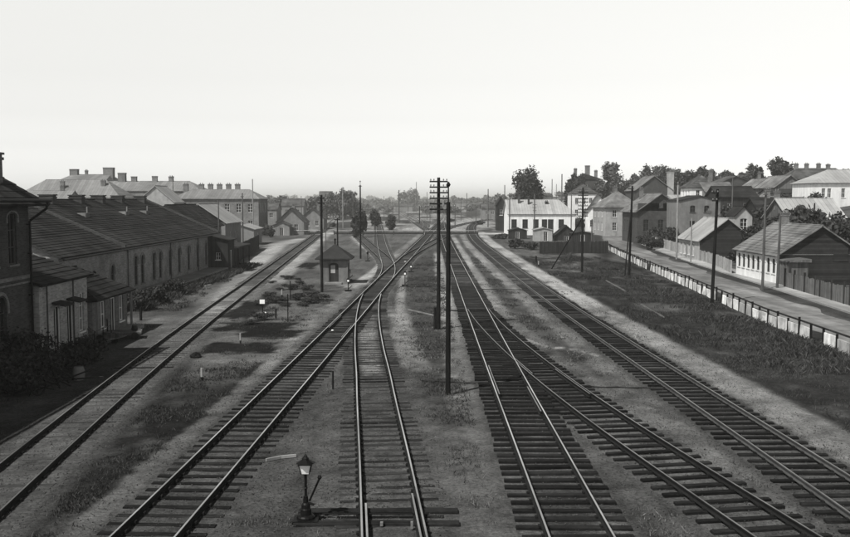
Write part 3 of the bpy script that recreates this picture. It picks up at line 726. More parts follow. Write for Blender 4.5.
L3 = house('low outbuilding with a hipped tiled roof and white posts next to the pale brick lean-to', 'building', -21.0, 54.4, 4.6, 6.0, 2.55, 1.35, M['brick_mid'], M['tile_dark'],
      wins=row('E', [1.7], .6, 2.15, .8) + row('E', [3.4], 0.1, 2.2, .85, 'door') + row('E', [4.9], .6, 2.15, .8), hip=(2.0, 2.2), over=.45, courses=8, name='brick_outbuilding')
for yy in (-3.0, 3.0):
    m = MB(); m.box(2.5, 2.62, yy - .06, yy + .06, 0, 2.45); m.build('porch_post', M['plaster_dull'], L3)
m = MB(); m.box(2.35, 3.3, -3.0, 3.2, -.1, .2); m.build('step', M['stone'], L3)
ww = []
for px in (135.5, 142, 153.5, 160, 170, 179, 188.5, 197.5, 206): ww.append(('E', 22080 / (425 - px) - 60, .95, 3.35, .95, 'window', 1.0))
ww += [('E', 2.5, .9, 3.0, .9, 'window', 1.0), ('E', 6.5, .2, 2.9, 1.3, 'door', 1.0), ('E', 10.5, .9, 3.0, .9, 'window', 1.0)]
L4 = house('long brick warehouse with tall arched windows and a huge dark tiled roof', 'warehouse', -32, 82.9, 16, 45.8, 4.3, 3.62, M['brick_worn'], M['tile_dark'], wins=ww, over=.35, courses=26,
      name='warehouse', surround='plaster_dull', trim='trim_dark', cornice=3, plinth=.5,
      chim=[(.3, Z - 82.9, 1.15, 7.2, 8.38) for Z in (77.5, 84, 89.5, 95.2, 102.6)], chim_m='brick_dark')
for yy in (-10.5, 22.3):
    m = MB(); m.hexa([(0, yy, 7.8), (8.4, yy, 4.1), (8.4, yy + .26, 4.1), (0, yy + .26, 7.8), (0, yy, 8.2), (8.4, yy, 4.5), (8.4, yy + .26, 4.5), (0, yy + .26, 8.2)])
    m.build('roof_parapet', M['brick_dark'], L4)
m = MB(); m.box(8.0, 10.2, -9.8, 20.5, -.1, .55); m.build('loading_platform', M['stone'], L4)
for e in (-9, 3.5, 14, 21.5):
    m = MB(); m.tube((8.1, e, 4.1), (8.1, e, .1), .05); m.build('downpipe', M['trim_dark'], L4)
m = MB(); m.tube((8.42, -23, 4.1), (8.42, 23, 4.1), .07); m.build('gutter', M['iron'], L4)
for (yy, hh) in ((-4.5, 1.1), (6.0, .9), (12.5, 1.0)):
    m = MB(); m.box(3.2, 3.3, yy - .05, yy + .05, 5.9, 7.1 + hh * .3); m.box(2.6, 3.3, yy - .5, yy + .5, 6.2, 6.9); m.build('roof_hatch', M['plaster_dull'], L4)
house('dark lean-to store built onto the far end of the long warehouse', 'shed', -22.9, 103.4, 2.2, 3.4, 3.7, .5, M['wood_dark'], M['felt'], wins=row('E', [1.7], .2, 2.4, .9, 'door') + row('S', [1.1], 1.4, 2.2, .5), lean='W', name='store_shed')
house('dark roofed brick shed standing behind the long warehouse', 'building', -31.6, 119.5, 7.2, 14, 4.7, 2.6, M['brick_mid'], M['tile_dark'], over=.4, courses=14, name='brick_shed', wins=row('E', [3, 7, 11], 1.2, 3, 1))
house('small house with pale tin roof and dark gable behind the dark roofed shed', 'house', -34.6, 147, 8, 12, 4.6, 2.7, M['plaster_dull'], M['tin_y'], over=.4, name='house', wins=row('S', [2.2, 5.2], 1.4, 3.2, 1) + row('E', [4, 8], 1.4, 3.0, 1), gable_m=M['wood_dark'])
house('pale flat roofed shed beside the platform at the end of the board fence', 'shed', -33.0, 168, 5, 8, 2.8, .8, M['plaster_dull'], M['tin_y'], name='shed', wins=row('E', [4], 0, 2, 1, 'door'))
LB = at(200, 197, 205)
house('long grey building with six chimneys on its pale roof, behind the left sheds', 'building', at(213, 198, 208)[0] + .5, 214, 19.5, 12, 8.3, 2.0, M['brick_mid'], M['tin_dull'], axis_='x', hip=(3, 3), over=.4, courses=0, name='long_building',
      chim=[(-8.2 + 2.1 * i + (i > 0) * 1.5, 0 + .4, 1.1, 9.6, 11.6) for i in range(6)], wins=row('S', [2, 4.6, 7.2, 9.8, 12.4, 15, 17.6], 5.2, 7.2, 1.1) + row('S', [2, 4.6, 7.2, 9.8, 12.4, 15, 17.6], 1.4, 3.4, 1.1) + row('E', [3, 6, 9], 5.2, 7.2, 1.1), detail=False)
house('grand pale roofed house with two tall chimneys and dormers, high on the left skyline', 'building', at(80, 180, 232)[0], 240, 11.5, 12, 13.0, 1.5, M['plaster_dull'], M['tin_dull'], axis_='x', hip=(.8, .8), over=.3, name='town_house',
      chim=[(-4.4, 0, 2.0, 12.8, 15.9), (4.6, 0, 2.5, 12.6, 16.3), (-1.6, 1, .7, 13, 15.6)], chim_m='brick_mid', wins=row('S', [1.8, 4.2, 6.8, 9.6], 10.6, 12.3, 1.2), detail=False)
house('broad house with light sloping roof below the two tall chimneys on the left skyline', 'building', at(78, 190, 215)[0], 214, 24, 12, 8.6, 4.0, M['plaster_grey'], M['tin_dull'], axis_='x', hip=(5, 5), over=.3, name='town_house',
      chim=[(-2, -3, .9, 10, 12.2), (7, -2, 1.0, 10, 12.4)], wins=row('S', [3, 7, 11, 15, 19], 5.5, 7.5, 1.2), detail=False)
house('long light roofed building with four chimneys in the middle of the left skyline', 'building', at(150, 190, 225)[0], 232, 24, 12, 10.2, 2.4, M['plaster_dull'], M['tin_dull'], axis_='x', hip=(0, 4), over=.3, name='town_building',
      chim=[(-9, 0, 1.8, 12, 14.7), (-6, 0, 1.3, 12, 13.8), (-.8, 0, 1.2, 12, 13.9), (3.3, 0, 1.1, 12, 13.8)], wins=row('S', [3, 7, 11, 15, 19], 6.5, 8.6, 1.2), detail=False)
house('pointed light gabled house in front of the long light roof on the left skyline', 'house', at(156, 195, 200)[0], 204, 8, 9, 7.6, 3.4, M['plaster_grey'], M['tin_y'], over=.3, name='town_house', wins=row('S', [2.4, 5.6], 5, 6.8, 1.1), detail=False)
house('low pale roofed house at the extreme left of the skyline', 'house', at(46, 195, 200)[0], 204, 9, 8, 8.0, 2.0, M['plaster_dull'], M['tin_dull'], axis_='x', over=.3, name='town_house', chim=[(2, 0, .8, 9, 11)], detail=False)
# gatekeeper huts left of the crossing
house('low gabled plaster cottage left of the level crossing with a small extension', 'cottage', at(290, 230, 212)[0], 217, 6.2, 8, 3.1, 2.9, M['plaster_dull'], M['tile_mid'], over=.4, name='cottage', wins=row('S', [2, 4.4], 1, 2.4, .9), chim=[(0, 1, .6, 5.5, 7)])
house('small lean shed joined to the cottage left of the level crossing', 'shed', at(281, 232, 208)[0], 210.5, 3.6, 3.6, 2.3, .8, M['plaster_dull'], M['tile_mid'], over=.3, name='shed', wins=row('S', [1.8], 0, 1.8, .9, 'door'))
house('second gabled cottage close behind the first one at the left end of the crossing', 'cottage', at(312, 225, 250)[0], 255, 6.2, 9, 3.2, 2.6, M['plaster_dull'], M['tile_mid'], over=.4, name='cottage', wins=row('S', [2, 4.4], 1, 2.4, .9), chim=[(1, 1, .6, 5.0, 6.8)])
# --- watchman's cabin between the lines
cab = thing('signal_cabin', "small plastered watchman's cabin with a pyramid roof between the left tracks", 'cabin', (-8.75, 89.4, 0))
m = MB(); hs = [(.85, 1.75, 0.05, 2.0, .6)]
wall_face(m, (-1.3, -1.4, 0), (1, 0, 0), 2.6, -.2, 2.5, hs); wall_face(m, (1.3, -1.4, 0), (0, 1, 0), 2.8, -.2, 2.5, [(.9, 1.9, 1.0, 1.9, 0)]); wall_face(m, (1.3, 1.4, 0), (-1, 0, 0), 2.6, -.2, 2.5, []); wall_face(m, (-1.3, 1.4, 0), (0, -1, 0), 2.8, -.2, 2.5, [(.9, 1.9, 1.0, 1.9, 0)])
m.box(-1.38, 1.38, -1.48, 1.48, -.2, .18)
for a in (-1.34, 1.22): m.box(a, a + .12, -1.44, -1.38, .18, 2.5)
m.build('wall', M['plaster_brown'], cab)
m = MB(); e = 1.75; f = 1.85; top = 3.75
m.poly([(-e, -f, 2.42), (e, -f, 2.42), (0, 0, top)]); m.poly([(e, -f, 2.42), (e, f, 2.42), (0, 0, top)]); m.poly([(e, f, 2.42), (-e, f, 2.42), (0, 0, top)]); m.poly([(-e, f, 2.42), (-e, -f, 2.42), (0, 0, top)])
m.box(-e, e, -f, f, 2.32, 2.418)
rf = m.build('roof', M['felt'], cab)
m = MB(); m.tube((0, .1, 3.2), (0, .1, 4.15), .07); m.lathe(0, .1, [(.12, 4.1), (.12, 4.2), (.02, 4.3)], 8); m.build('stove_pipe', M['iron'], rf)
m = MB(); m.box(-.41, .41, -1.3, -1.24, .05, 1.98); d_ = m.build('door', M['wood_dark'], cab)
m = MB(); m.box(-.3, .12, -1.315, -1.301, 1.0, 1.75); m.build('door_pane', M['plaster_grey'], d_)
m = MB(); m.box(1.18, 1.24, -.48, .48, 1.0, 1.9); m.build('window', M['glass'], cab)
m = MB(); m.box(-1.24, -1.18, -.48, .48, 1.0, 1.9); m.build('window', M['glass'], cab)
m = MB(); m.box(-.8, .8, -2.3, -1.5, -.1, .12); m.build('step', M['stone'], cab)

# --- right side
H1 = house('long white walled cottage with a row of small windows and dark gable at the street', 'house', 37.4, 92.7, 8.0, 11.6, 2.85, 2.65, M['plaster'], M['shingle'], wins=row('W', [.9 + 1.38 * i for i in range(8)], 1.0, 2.4, .82, arch=.5) , over=.38, courses=13,
      name='cottage', gable_m=M['log_dark'], chim=[(.1, 3.2, .7, 4.9, 6.6)], trim='trim_dark', surround='trim')
m = MB(); m.box(-4.0, 4.0, -5.88, -5.81, -.2, 2.84)     # dark boarding over the near end
m.box(1.2, 2.6, -5.93, -5.885, 2.2, 4.0)
m.build('end_boarding', M['log_dark'], H1)
m = MB(); m.box(-3.98, -2.2, -8.4, -5.95, -.2, 2.3); m.hexa([(-4.2, -8.7, 2.3), (-2.0, -8.7, 2.3), (-2.0, -5.9, 2.3), (-4.2, -5.9, 2.3), (-4.2, -8.7, 2.4), (-2.0, -8.7, 2.6), (-2.0, -5.9, 2.6), (-4.2, -5.9, 2.4)])
for e in (-8.0, -7.2, -6.6): m.box(-4.05, -3.985, e - .12, e + .12, 0, 2.2)
m.build('porch', M['wood_mid'], H1)
house('small wooden house with a pale sunlit roof slope behind the street fence', 'house', 39.6, 125.5, 7.2, 10, 2.75, 2.75, M['plaster_grey'], M['tin_y'], wins=row('W', [1.3, 3.2, 5.2, 7.2], .6, 2.2, .8) , over=.35, name='cottage', gable_m=M['log_dark'], chim=[(.2, 3.5, .6, 5, 6.4)])
m = MB(); m.box(36.02, 43.18, 120.42, 120.48, -.2, 2.75); o = m.build('boarding', M['log_dark'], bpy.data.objects['cottage']); o.parent = [q for q in COL.objects if q.name.startswith('cottage') and q.type == 'EMPTY'][-1]
o.location = (-39.6, -125.5, 0)
H3 = house('dark brick house with a broad gable facing the tracks, above a pale board fence', 'house', 43.4, 176, 8.6, 13, 6.0, 3.1, M['brick_dark'], M['shingle'], wins=row('S', [1.6, 4.3, 7.0], 2.2, 4.4, 1.0) + row('S', [4.3], 6.6, 7.4, .7) + row('W', [2, 5, 8], 2.2, 4.2, 1), over=.55, courses=10, name='brick_house', chim=[(-1.2, 4, .7, 7.5, 10.2)], trim='trim_dark')
B1 = house('long white railway house with a light metal roof beyond the right-hand line', 'house', 26.7, 216.5, 15.2, 12, 4.85, 3.1, M['plaster'], M['tin'], axis_='x', hip=(0, 2.9), over=.35, name='railway_house',
      wins=[('S', at(px, 223, 210)[0] - 19.1, 1.6, 3.6, 1.25, 'window', 0) for px in (514.3, 525.4, 536.2, 544.8, 561.6)] + [('S', at(551, 223, 210)[0] - 19.1, .2, 3.6, 1.3, 'door', 0)], trim='trim_dark',
      chim=[(-4.8, -1.5, .5, 6.5, 9.2), (-2.6, -2, .45, 6.5, 8.7), (1.6, -1.8, .7, 6.2, 7.6)], chim_m='brick_dark')
house('small white hut with a low gable roof in front of the long white railway house', 'hut', 23.1, 181, 3.5, 2.8, 2.15, .4, M['plaster_grey'], M['tin'], over=.2, name='hut', wins=row('S', [2.2], 0.05, 1.85, .8, 'door'))
house('dark low wooden shed at the left foot of the long white railway house', 'shed', at(518, 236, 190)[0], 191, 3.6, 3, 1.7, .5, M['wood_dark'], M['felt'], over=.2, name='shed', wins=row('S', [1.6], 0, 1.5, .8, 'door'))
house('dark steep roofed woodshed right of the small white hut', 'shed', at(566, 236, 183)[0], 184, 4.6, 3, 1.0, 1.9, M['wood_dark'], M['tile_dark'], over=.3, name='woodshed', wins=row('S', [2.3], 0, .9, .9, 'door'))
house('dark flat topped shed at the right end of the dark board fence', 'shed', at(583, 238, 172)[0], 174, 4.0, 3, 1.7, .4, M['wood_dark'], M['felt'], over=.2, name='shed', wins=row('S', [2], 0, 1.5, .8, 'door'))
house('dark wooden building with a steep roof just left of the long white railway house', 'building', at(501.5, 225, 240)[0], 244, 2.2, 5, 6.9, 1.9, M['wood_dark'], M['tile_dark'], over=.3, name='wooden_building', wins=row('S', [1.1], 4, 5.5, .8))
house('white three storey house half hidden behind the crossarms of the braced pole', 'house', at(586, 205, 268)[0], 274, 7.5, 9, 9.9, 2.6, M['plaster'], M['tile_mid'], base=0, over=.3, hip=(3, 3), name='town_house', wins=row('S', [1.3, 3.4, 5.4], 3.4, 5.2, .9) + row('S', [1.3, 3.4, 5.4], 6.8, 8.6, .9))
house('white gabled house with a steep dark roof left of the brick house', 'house', at(602, 208, 235)[0], 241, 6.4, 11, 5.4, 4.0, M['plaster'], M['tile_mid'], over=.7, name='town_house', wins=row('S', [1.6, 4.6], 1.2, 2.9, .9) + row('S', [3.2], 5.8, 7.2, .9), rz=-.15)
house('two storey house with light hipped roof and sunlit left wall near the street end', 'house', at(622, 210, 205)[0], 211, 8.0, 11, 6.6, 3.2, M['plaster_grey'], M['shingle'], over=.5, hip=(4, 4), name='town_house', wins=row('W', [2, 5, 8], 1.2, 3, .9) + row('W', [2, 5, 8], 4.2, 5.8, .9) + row('S', [2, 5.5], 1.2, 3, .9) + row('S', [2, 5.5], 4.2, 5.8, .9), rz=.08, chim=[(0, 1, .8, 9, 11)])
house('large dark brick building with several chimneys crowning the hill above the white house', 'building', at(588, 185, 300)[0], 307, 9.5, 12, 15.2, 1.8, M['brick_dark'], M['tile_dark'], over=.3, hip=(4, 4), name='brick_building', chim=[(.8, -1, 1.5, 16, 19.8), (-3, 0, 1.0, 16, 18.8), (3.8, 0, 1.0, 15.6, 18.2)], wins=row('S', [1.6, 4.2, 7.2], 11.5, 13.6, 1.0), base=-.5, detail=False)
house('long dark roofed building with a row of low chimneys on the hill top', 'building', at(618, 187, 290)[0], 296, 14, 10, 10.9, 1.6, M['plaster_dull'], M['tile_dark'], axis_='x', over=.4, hip=(2, 2), name='town_building', chim=[(-4, 0, .8, 12, 13.6), (-1, 0, .8, 12, 13.6), (3, 0, .8, 12, 13.6), (6, 0, .8, 11, 13.4)], base=.5, detail=False, wins=row('S', [2, 5, 8, 11], 7.5, 9.3, 1))
house('dark brick house with a tall pale chimney wall on the skyline above the broad gable', 'house', at(656, 185, 238)[0], 246, 9.6, 12, 10.6, 3.6, M['brick_dark'], M['shingle'], over=.4, name='brick_house', chim=[(4.3, -5.6, 1.6, 9, 15.2)], chim_m='plaster_grey', wins=row('S', [2.4, 5, 7.6], 6.5, 8.4, 1), base=0)
house('low house with a white roof edge tucked between the brick houses and the grey one', 'house', at(687, 195, 205)[0], 209, 6, 7, 8.2, .8, M['plaster'], M['tin'], over=.3, name='town_house', axis_='x', detail=False, wins=row('S', [1.5, 4.2], 5.8, 7.4, .9))
house('grey plain walled house with two dark windows above the small wooden house', 'house', at(700, 210, 150)[0], 154, 6.6, 8, 7.9, .7, M['plaster_dull'], M['felt'], over=.2, name='town_house', wins=row('S', [2.1, 4.4], 6.0, 7.1, .85, arch=.4) + row('S', [2.1, 4.4], 3.2, 4.6, .85), trim='trim_dark')
house('white two storey house under a dark hipped roof on the right hillside', 'house', at(707, 190, 185)[0], 190, 5.6, 8, 10.7, 2.2, M['plaster'], M['tile_mid'], over=.4, hip=(2.8, 2.8), name='town_house', wins=row('S', [1.3, 2.9, 4.4], 8.6, 10.0, .75) + row('W', [2, 4, 6], 8.6, 10, .8), chim=[(2.2, 0, .7, 11, 14)])
house('small house with a light roof directly right of the white hipped one', 'house', at(722, 190, 182)[0], 187, 5.4, 8, 9.6, 1.9, M['plaster_dull'], M['shingle'], over=.4, name='town_house', axis_='x', wins=row('S', [1.5, 3.8], 7.6, 9, .8), chim=[(-1, 0, .6, 10.5, 12.6)])
house('narrow light wooden summerhouse with a pointed gable among the dark gardens', 'summerhouse', at(745, 220, 130)[0], 132.5, 2.4, 4, 2.55, 1.2, M['plaster_grey'], M['tile_dark'], base=3.3, over=.25, name='summerhouse', wins=row('S', [1.2], .4, 2.1, 1.0, 'window', .4), trim='trim')
R2 = house('house with a broad sunlit light roof behind the long white cottage', 'house', at(818, 225, 125)[0], 130, 7.4, 9.5, 5.5 - 2.6, 2.6, M['wood_mid'], M['tin'], axis_='x', base=2.6, over=.4, name='wooden_house', wins=row('S', [1.2, 2.9, 4.7, 6.2], .5, 2.1, .8, arch=.4), chim=[(-3.4, 1, .7, 4, 6.6)])
house('large bright white house at the right edge of the picture, on the hillside', 'house', at(850, 190, 158)[0] + .3, 163.5, 12, 10, 11.0 - 5, 2.2, M['plaster'], M['tin'], axis_='x', base=5, over=.4, hip=(4, 4), name='white_house', wins=row('S', [1.4, 2.4, 4.8, 7.5, 10], 3.4, 5.0, .62))
house('dark gabled wooden house high on the right hillside with a light left roof slope', 'house', at(790, 185, 190)[0], 196, 6.2, 12, 10.7 - 5, 2.3, M['wood_mid'], M['shingle'], base=5, over=.4, name='wooden_house', wins=row('S', [2, 4.2], 3.4, 4.8, .8))
house('low long pale walled house in front of the dark gabled one on the hillside', 'house', at(788, 194, 178)[0], 181, 7, 5, 9.3 - 5, .7, M['plaster_grey'], M['felt'], base=5, over=.3, axis_='x', name='town_house', wins=row('S', [1.5, 5.4], 2.4, 3.6, .8))
house('light roofed house with dark front left of the dark gabled one on the hillside', 'house', at(769, 185, 200)[0], 206, 7, 9, 10.2 - 6, 2.4, M['wood_dark'], M['shingle'], base=6, over=.4, axis_='y', name='wooden_house', chim=[(0, 0, .6, 6, 8)], wins=row('S', [2, 5], 2, 3.4, .9))
house('long roofed building with several small chimneys at the top right of the hill', 'building', at(828, 176, 225)[0], 232, 16, 11, 13.2 - 7, 2.6, M['plaster_dull'], M['tile_mid'], base=7, over=.4, axis_='x', hip=(3, 3), name='town_building', chim=[(-5, 0, .9, 7.5, 10), (-2.4, 0, .9, 8, 10), (.6, 0, .9, 8, 10), (3, 0, .9, 8, 9.8)], wins=row('S', [3, 7, 11], 3, 5, 1), detail=False)
house('dark roofed cottage at the left end of the hillside gardens', 'cottage', at(738, 195, 172)[0], 176, 7, 8, 8.6 - 4, 1.9, M['wood_dark'], M['tile_dark'], base=4, over=.4, axis_='x', name='cottage', wins=row('S', [2, 5], 2, 3.4, .9))
house('dark roofed cottage hidden among trees between the summerhouse and the light roofed house', 'cottage', at(786, 212, 145)[0], 149, 8, 7, 5.9 - 3, 2.0, M['wood_dark'], M['tile_dark'], base=3.4, over=.4, axis_='x', name='cottage', chim=[(-1.5, 0, .7, 4, 6.3)], wins=row('S', [2, 5], 1, 2.4, .9))
house('dark house on the skyline left of the hilltop trees at the right', 'house', at(738, 180, 240)[0], 246, 10, 9, 12.2 - 7, 2.0, M['brick_dark'], M['tile_mid'], base=7, over=.4, name='house', wins=row('S', [3, 7], 2.5, 4, 1), detail=False)

# ------------------------------------------------------------------ fences
def board_fence(label, pts, h, mt, gap=.01, bw=.16, post=None, ph=0, name='board_fence'):
    t = thing(name, label, 'fence', (pts[0][0], pts[0][1], 0)); ox, oy = pts[0]
    B_ = MB(); Ps = []
    for (a, b_) in zip(pts[:-1], pts[1:]):
        d = Vector((b_[0] - a[0], b_[1] - a[1], 0)); Ln = d.length; d.normalize(); nn = Vector((-d.y, d.x, 0))
        u = 0
        while u < Ln - bw:
            hh = h * random.uniform(.94, 1.03); p0 = Vector((a[0] - ox, a[1] - oy, 0)) + d * u; p1 = p0 + d * (bw - gap); tk = nn * .012; j = random.uniform(-.01, .01)
            q = [p0 - tk, p1 - tk, p1 + tk, p0 + tk]
            zb = tz(a[0] + d.x * u, a[1] + d.y * u)
            B_.hexa([(v_.x, v_.y, zb - .1) for v_ in q] + [(v_.x + j, v_.y, zb + hh) for v_ in q]); u += bw
        u = 0
        while u <= Ln:
            p = Vector((a[0] - ox, a[1] - oy, 0)) + d * u; zb = tz(a[0] + d.x * u, a[1] + d.y * u)
            m_ = MB(); m_.box(p.x - .07, p.x + .07, p.y - .07, p.y + .07, zb - .1, zb + h + ph + random.uniform(-.05, .1)); m_.build('post', M[post or mt], t); u += 2.6
    B_.build('boards', M[mt], t)
    return t
board_fence('pale grey board fence below the dark brick house with the broad gable', [gp(639, 241.5), gp(660, 247.5), gp(682, 255)], 1.6, 'wood_pale')
board_fence('pale board fence joining the small wooden house to the long white cottage', [gp(700, 261.2), gp(718, 267), (33.1, 99)], 1.45, 'wood_pale')
board_fence('grey board fence with dark posts running from the white cottage to the right edge', [(32.9, 83.8), gp(820, 298), gp(850, 307), (31.2, 55)], 1.45, 'wood_mid', post='wood_dark', ph=.3)
board_fence('long dark board fence in front of the sheds and the white railway house', [gp(540, 253.5), gp(609, 253)], 1.8, 'wood_dark')
board_fence('dark board fence beside the platform, past the end of the long warehouse', [(-23.0, 107), (-25.2, 128), (-27.6, 153)], 2.2, 'wood_dark')
board_fence('low dark garden fence on the far side of the crossing road, right', [(24, 227), (40, 236)], 1.1, 'wood_mid')
# the white slab fence between field and street
ft = thing('slab_fence', 'low white concrete slab fence with dark posts between the weeds and the street', 'fence', (21.9, 47, 0))
yy = 27.5; k = 0
while yy < 148:
    x0 = float(street_x(yy)); x1 = float(street_x(yy + 1.75)); hh = .7 + random.uniform(-.09, .05)
    tilt = random.gauss(0, .06)
    if k not in (9, 13, 25, 44):
        m = MB(); g0 = random.uniform(.04, .12)
        m.hexa([(x0 - .05 + tilt - 21.9, yy + g0 - 47, .0), (x0 + .03 + tilt - 21.9, yy + g0 - 47, .0), (x1 + .03 - 21.9, yy + 1.75 - g0 - 47, .0), (x1 - .05 - 21.9, yy + 1.75 - g0 - 47, .0),
                (x0 - .05 - 21.9, yy + g0 - 47, hh), (x0 + .03 - 21.9, yy + g0 - 47, hh), (x1 + .03 - 21.9 + tilt, yy + 1.75 - g0 - 47, hh), (x1 - .05 - 21.9 + tilt, yy + 1.75 - g0 - 47, hh)])
        m.build('slab', M['concrete'], ft)
    m = MB(); m.box(x0 - .09 - 21.9, x0 + .03 - 21.9, yy - .035 - 47, yy + .035 - 47, -.1, .98 + random.uniform(-.12, .18)); m.build('post', M['pole'], ft)
    yy += 1.75; k += 1
m = MB()
for i in range(66):
    a, b_ = 27.5 + i * 1.83, 27.5 + (i + 1) * 1.83
    xa, xb = float(street_x(a)) + .1 - 21.9, float(street_x(b_)) + .1 - 21.9
    m.hexa([(xa, a - 47, .86), (xa + .05, a - 47, .86), (xb + .05, b_ - 47, .86), (xb, b_ - 47, .86), (xa, a - 47, .96), (xa + .05, a - 47, .96), (xb + .05, b_ - 47, .96), (xb, b_ - 47, .96)])
m.build('top_rail', M['wood_dark'], ft)

# level crossing barriers
def barrier(label, x0, x1, y, h=.95):
    t = thing('crossing_barrier', label, 'barrier', (x0, y, 0))
    m = MB(); m.tube((0, 0, h), (x1 - x0, 0, h), .085, .07, 8); m.build('boom', M['plaster_grey'], t)
    n = max(2, int((x1 - x0) / 6))
    for i in range(n + 1):
        m = MB(); xx = (x1 - x0) * i / n; m.box(xx - .08, xx + .08, .12, .26, -.1, h + .1); m.build('post', M['pole'], t)
    m = MB(); m.box(0, x1 - x0, .1, .16, .12, .55); m.build('skirt', M['wood_dark'], t)
a = [at(px, 231, 212)[0] for px in (334, 425, 478, 500)]
barrier('long white barrier beam across the left tracks at the level crossing', a[0], a[1] - .3, 212)
barrier('white barrier beam of the level crossing across the right tracks, behind the dark poles', a[1], a[2], 212)
barrier('dark footed white barrier beam on the near left edge of the crossing road', at(322, 231, 213)[0] - 6, at(322, 231, 213)[0], 213)

# ------------------------------------------------------------------ poles
def pole(label, px, ytop, ybase, r=.12, mt='pole', arms=(), ins=0, top=None, lean=0, cat='pole', name='utility_pole', Y=None, stub=None, brace=None, extra=None):
    if Y is None: x, y = gp(px, ybase)
    else: x, y = at(px, ybase, Y)[0], Y
    zt = at(px, ytop, y)[2]; base = tz(x, y) if Y else 0
    t = thing(name, label, cat, (x, y, 0))
    m = MB(); m.path([(0, 0, base - .3), (lean * .5, 0, (zt + base) / 2), (lean, 0, zt)], [r * 1.12, r, r * .82], 9); post = m.build('post', M[mt], t)
    for (dz, hw) in arms:
        m = MB(); z = zt - dz; m.box(-hw, hw, -r - .09, -r - .005, z - .045, z + .045); a_ = m.build('crossarm', M[mt], t)
        for i in range(ins):
            xx = -hw + .07 + (2 * hw - .14) * i / (ins - 1)
            if abs(xx) < r: continue
            m = MB(); m.lathe(xx, -r - .05, [(.012, z + .045), (.015, z + .07), (.04, z + .075), (.045, z + .12), (.03, z + .16), (.01, z + .18)], 8); m.build('insulator', M['porcelain'], a_)
    if top:
        m = MB(); m.tube((lean, 0, zt - .1), (lean, 0, zt + top), .035, .03, 6); m.lathe(lean, 0, [(.05, zt + top), (.1, zt + top + .08), (.03, zt + top + .2)], 8); m.build('top_bracket', M[mt], t)
    if stub:
        m = MB(); m.tube((stub[0], stub[1], -.2), (stub[0], stub[1], stub[2]), .09, .085, 8); m.build('stub_post', M[mt], t)
        m = MB(); m.box(min(0, stub[0]), max(0, stub[0]), stub[1] * .5 - .02, stub[1] * .5 + .02, .5, .56); m.build('strap', M['iron'], t)
    if brace:
        bx_, by_, bz = brace; m = MB(); m.tube((bx_ - x, by_ - y, -.2), (lean * .7, 0, bz), .075, .065, 8); m.build('brace', M[mt], t)
    if extra: extra(t, x, y, zt)
    return t
six = [(.25 + .34 * i, .56) for i in range(6)]
pole('dark telegraph pole with six crossarms of insulators, the tallest one in the middle', 438.5, 177.5, 329, .115, arms=six, ins=6, stub=(-.22, 0, 1.35))
def p6x(t, x, y, zt):
    m = MB(); m.tube((-.18, 0, 3.5), (.4, 0, 3.46), .025); m.build('bracket', M['iron'], t)
    m = MB(); m.box(-.2, -.1, -.03, .03, zt - .3, zt - .1); m.lathe(-.2, 0, [(.05, zt - .15), (.05, zt + .02)], 8); m.build('insulator', M['porcelain'], t)
pole('thick dark pole with a thin rod on top, nearest in the middle of the yard', 448, 202, 394, .1, top=.62, extra=p6x)
pole('dark pole with tiny crossarms in front of the small watchman cabin', 322, 195, 292, .11, arms=[(.25, .3), (.7, .3)], ins=4)
pole('slim dark pole with a ball finial left of the small round trees', 360.6, 185, 258.5, .11, top=.4, arms=[(.15, .22)])
pole('short dark post with a crossarm just behind the roof of the watchman cabin', 337.7, 218, 262, .1, arms=[(.2, .4)])
pole('very slim pale mast standing at the left of the level crossing', 343, 187, 228.5, .13, 'pole_pale')
pole('tall dark pole rising from the weeds just inside the white slab fence', 711.8, 189, 303.3, .12, arms=[(.3, .28), (.9, .22)], ins=2, lean=.25)
pole('dark pole at the pavement in front of the left part of the white cottage', 762.3, 191, 290, .11, 'pole_grey', arms=[(.3, .2)], lean=.08)
pole('shorter dark pole beside the porch of the long white cottage', 777, 216, 289, .11, 'pole_grey', lean=.12)
pole('dark pole propped by a slanting brace beside the white slab fence', 629, 186, 276, .12, 'pole', arms=[(.3, .3)], lean=.2, brace=(*gp(624.5, 276.8), 7.5))
pole('pole with eight crossarms and a long slanting brace in front of the white railway house', 582, 187.5, 272, .12, arms=[(.5 + .38 * i, .55) for i in range(8)], ins=6, brace=(*gp(550.5, 269), 6.1))
pole('light weathered pole at the street end of the pale board fence', 676.5, 185, 259, .12, 'pole_pale', top=.2)
pole('thin light pole in front of the small wooden house with the sunlit roof', 690.8, 218, 262.6, .08, 'pole_pale')
pole('tall grey pole at the crossing road, left of the dark brick house', 612, 186, 232, .14, 'pole_grey', arms=[(.4, .5)])
pole('short dark post at the street corner right of the eight armed pole', 591.7, 219, 243, .12, 'pole_grey')
pole('dark pole in front of the small white hut, with short crossarms', 534.3, 193.6, 239.6, .13, 'pole_grey', arms=[(2.2, .4), (2.8, .4), (3.4, .4)])
pole('dark pole at the left corner of the long white railway house', 509.4, 193, 238, .13, 'pole_grey', arms=[(.5, .4)])
pole('dark pole at the right end of the long white railway house', 571, 191, 238, .11, 'pole_grey')
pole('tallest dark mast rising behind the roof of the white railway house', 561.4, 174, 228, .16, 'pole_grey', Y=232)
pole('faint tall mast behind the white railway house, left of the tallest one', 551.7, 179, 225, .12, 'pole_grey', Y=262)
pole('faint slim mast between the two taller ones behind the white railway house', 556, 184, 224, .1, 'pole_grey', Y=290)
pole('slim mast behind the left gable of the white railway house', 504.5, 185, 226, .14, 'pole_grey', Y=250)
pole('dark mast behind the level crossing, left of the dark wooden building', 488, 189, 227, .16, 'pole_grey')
pole('grey mast among the distant tracks left of the middle poles', 399, 190, 222.6, .2, 'pole_grey')
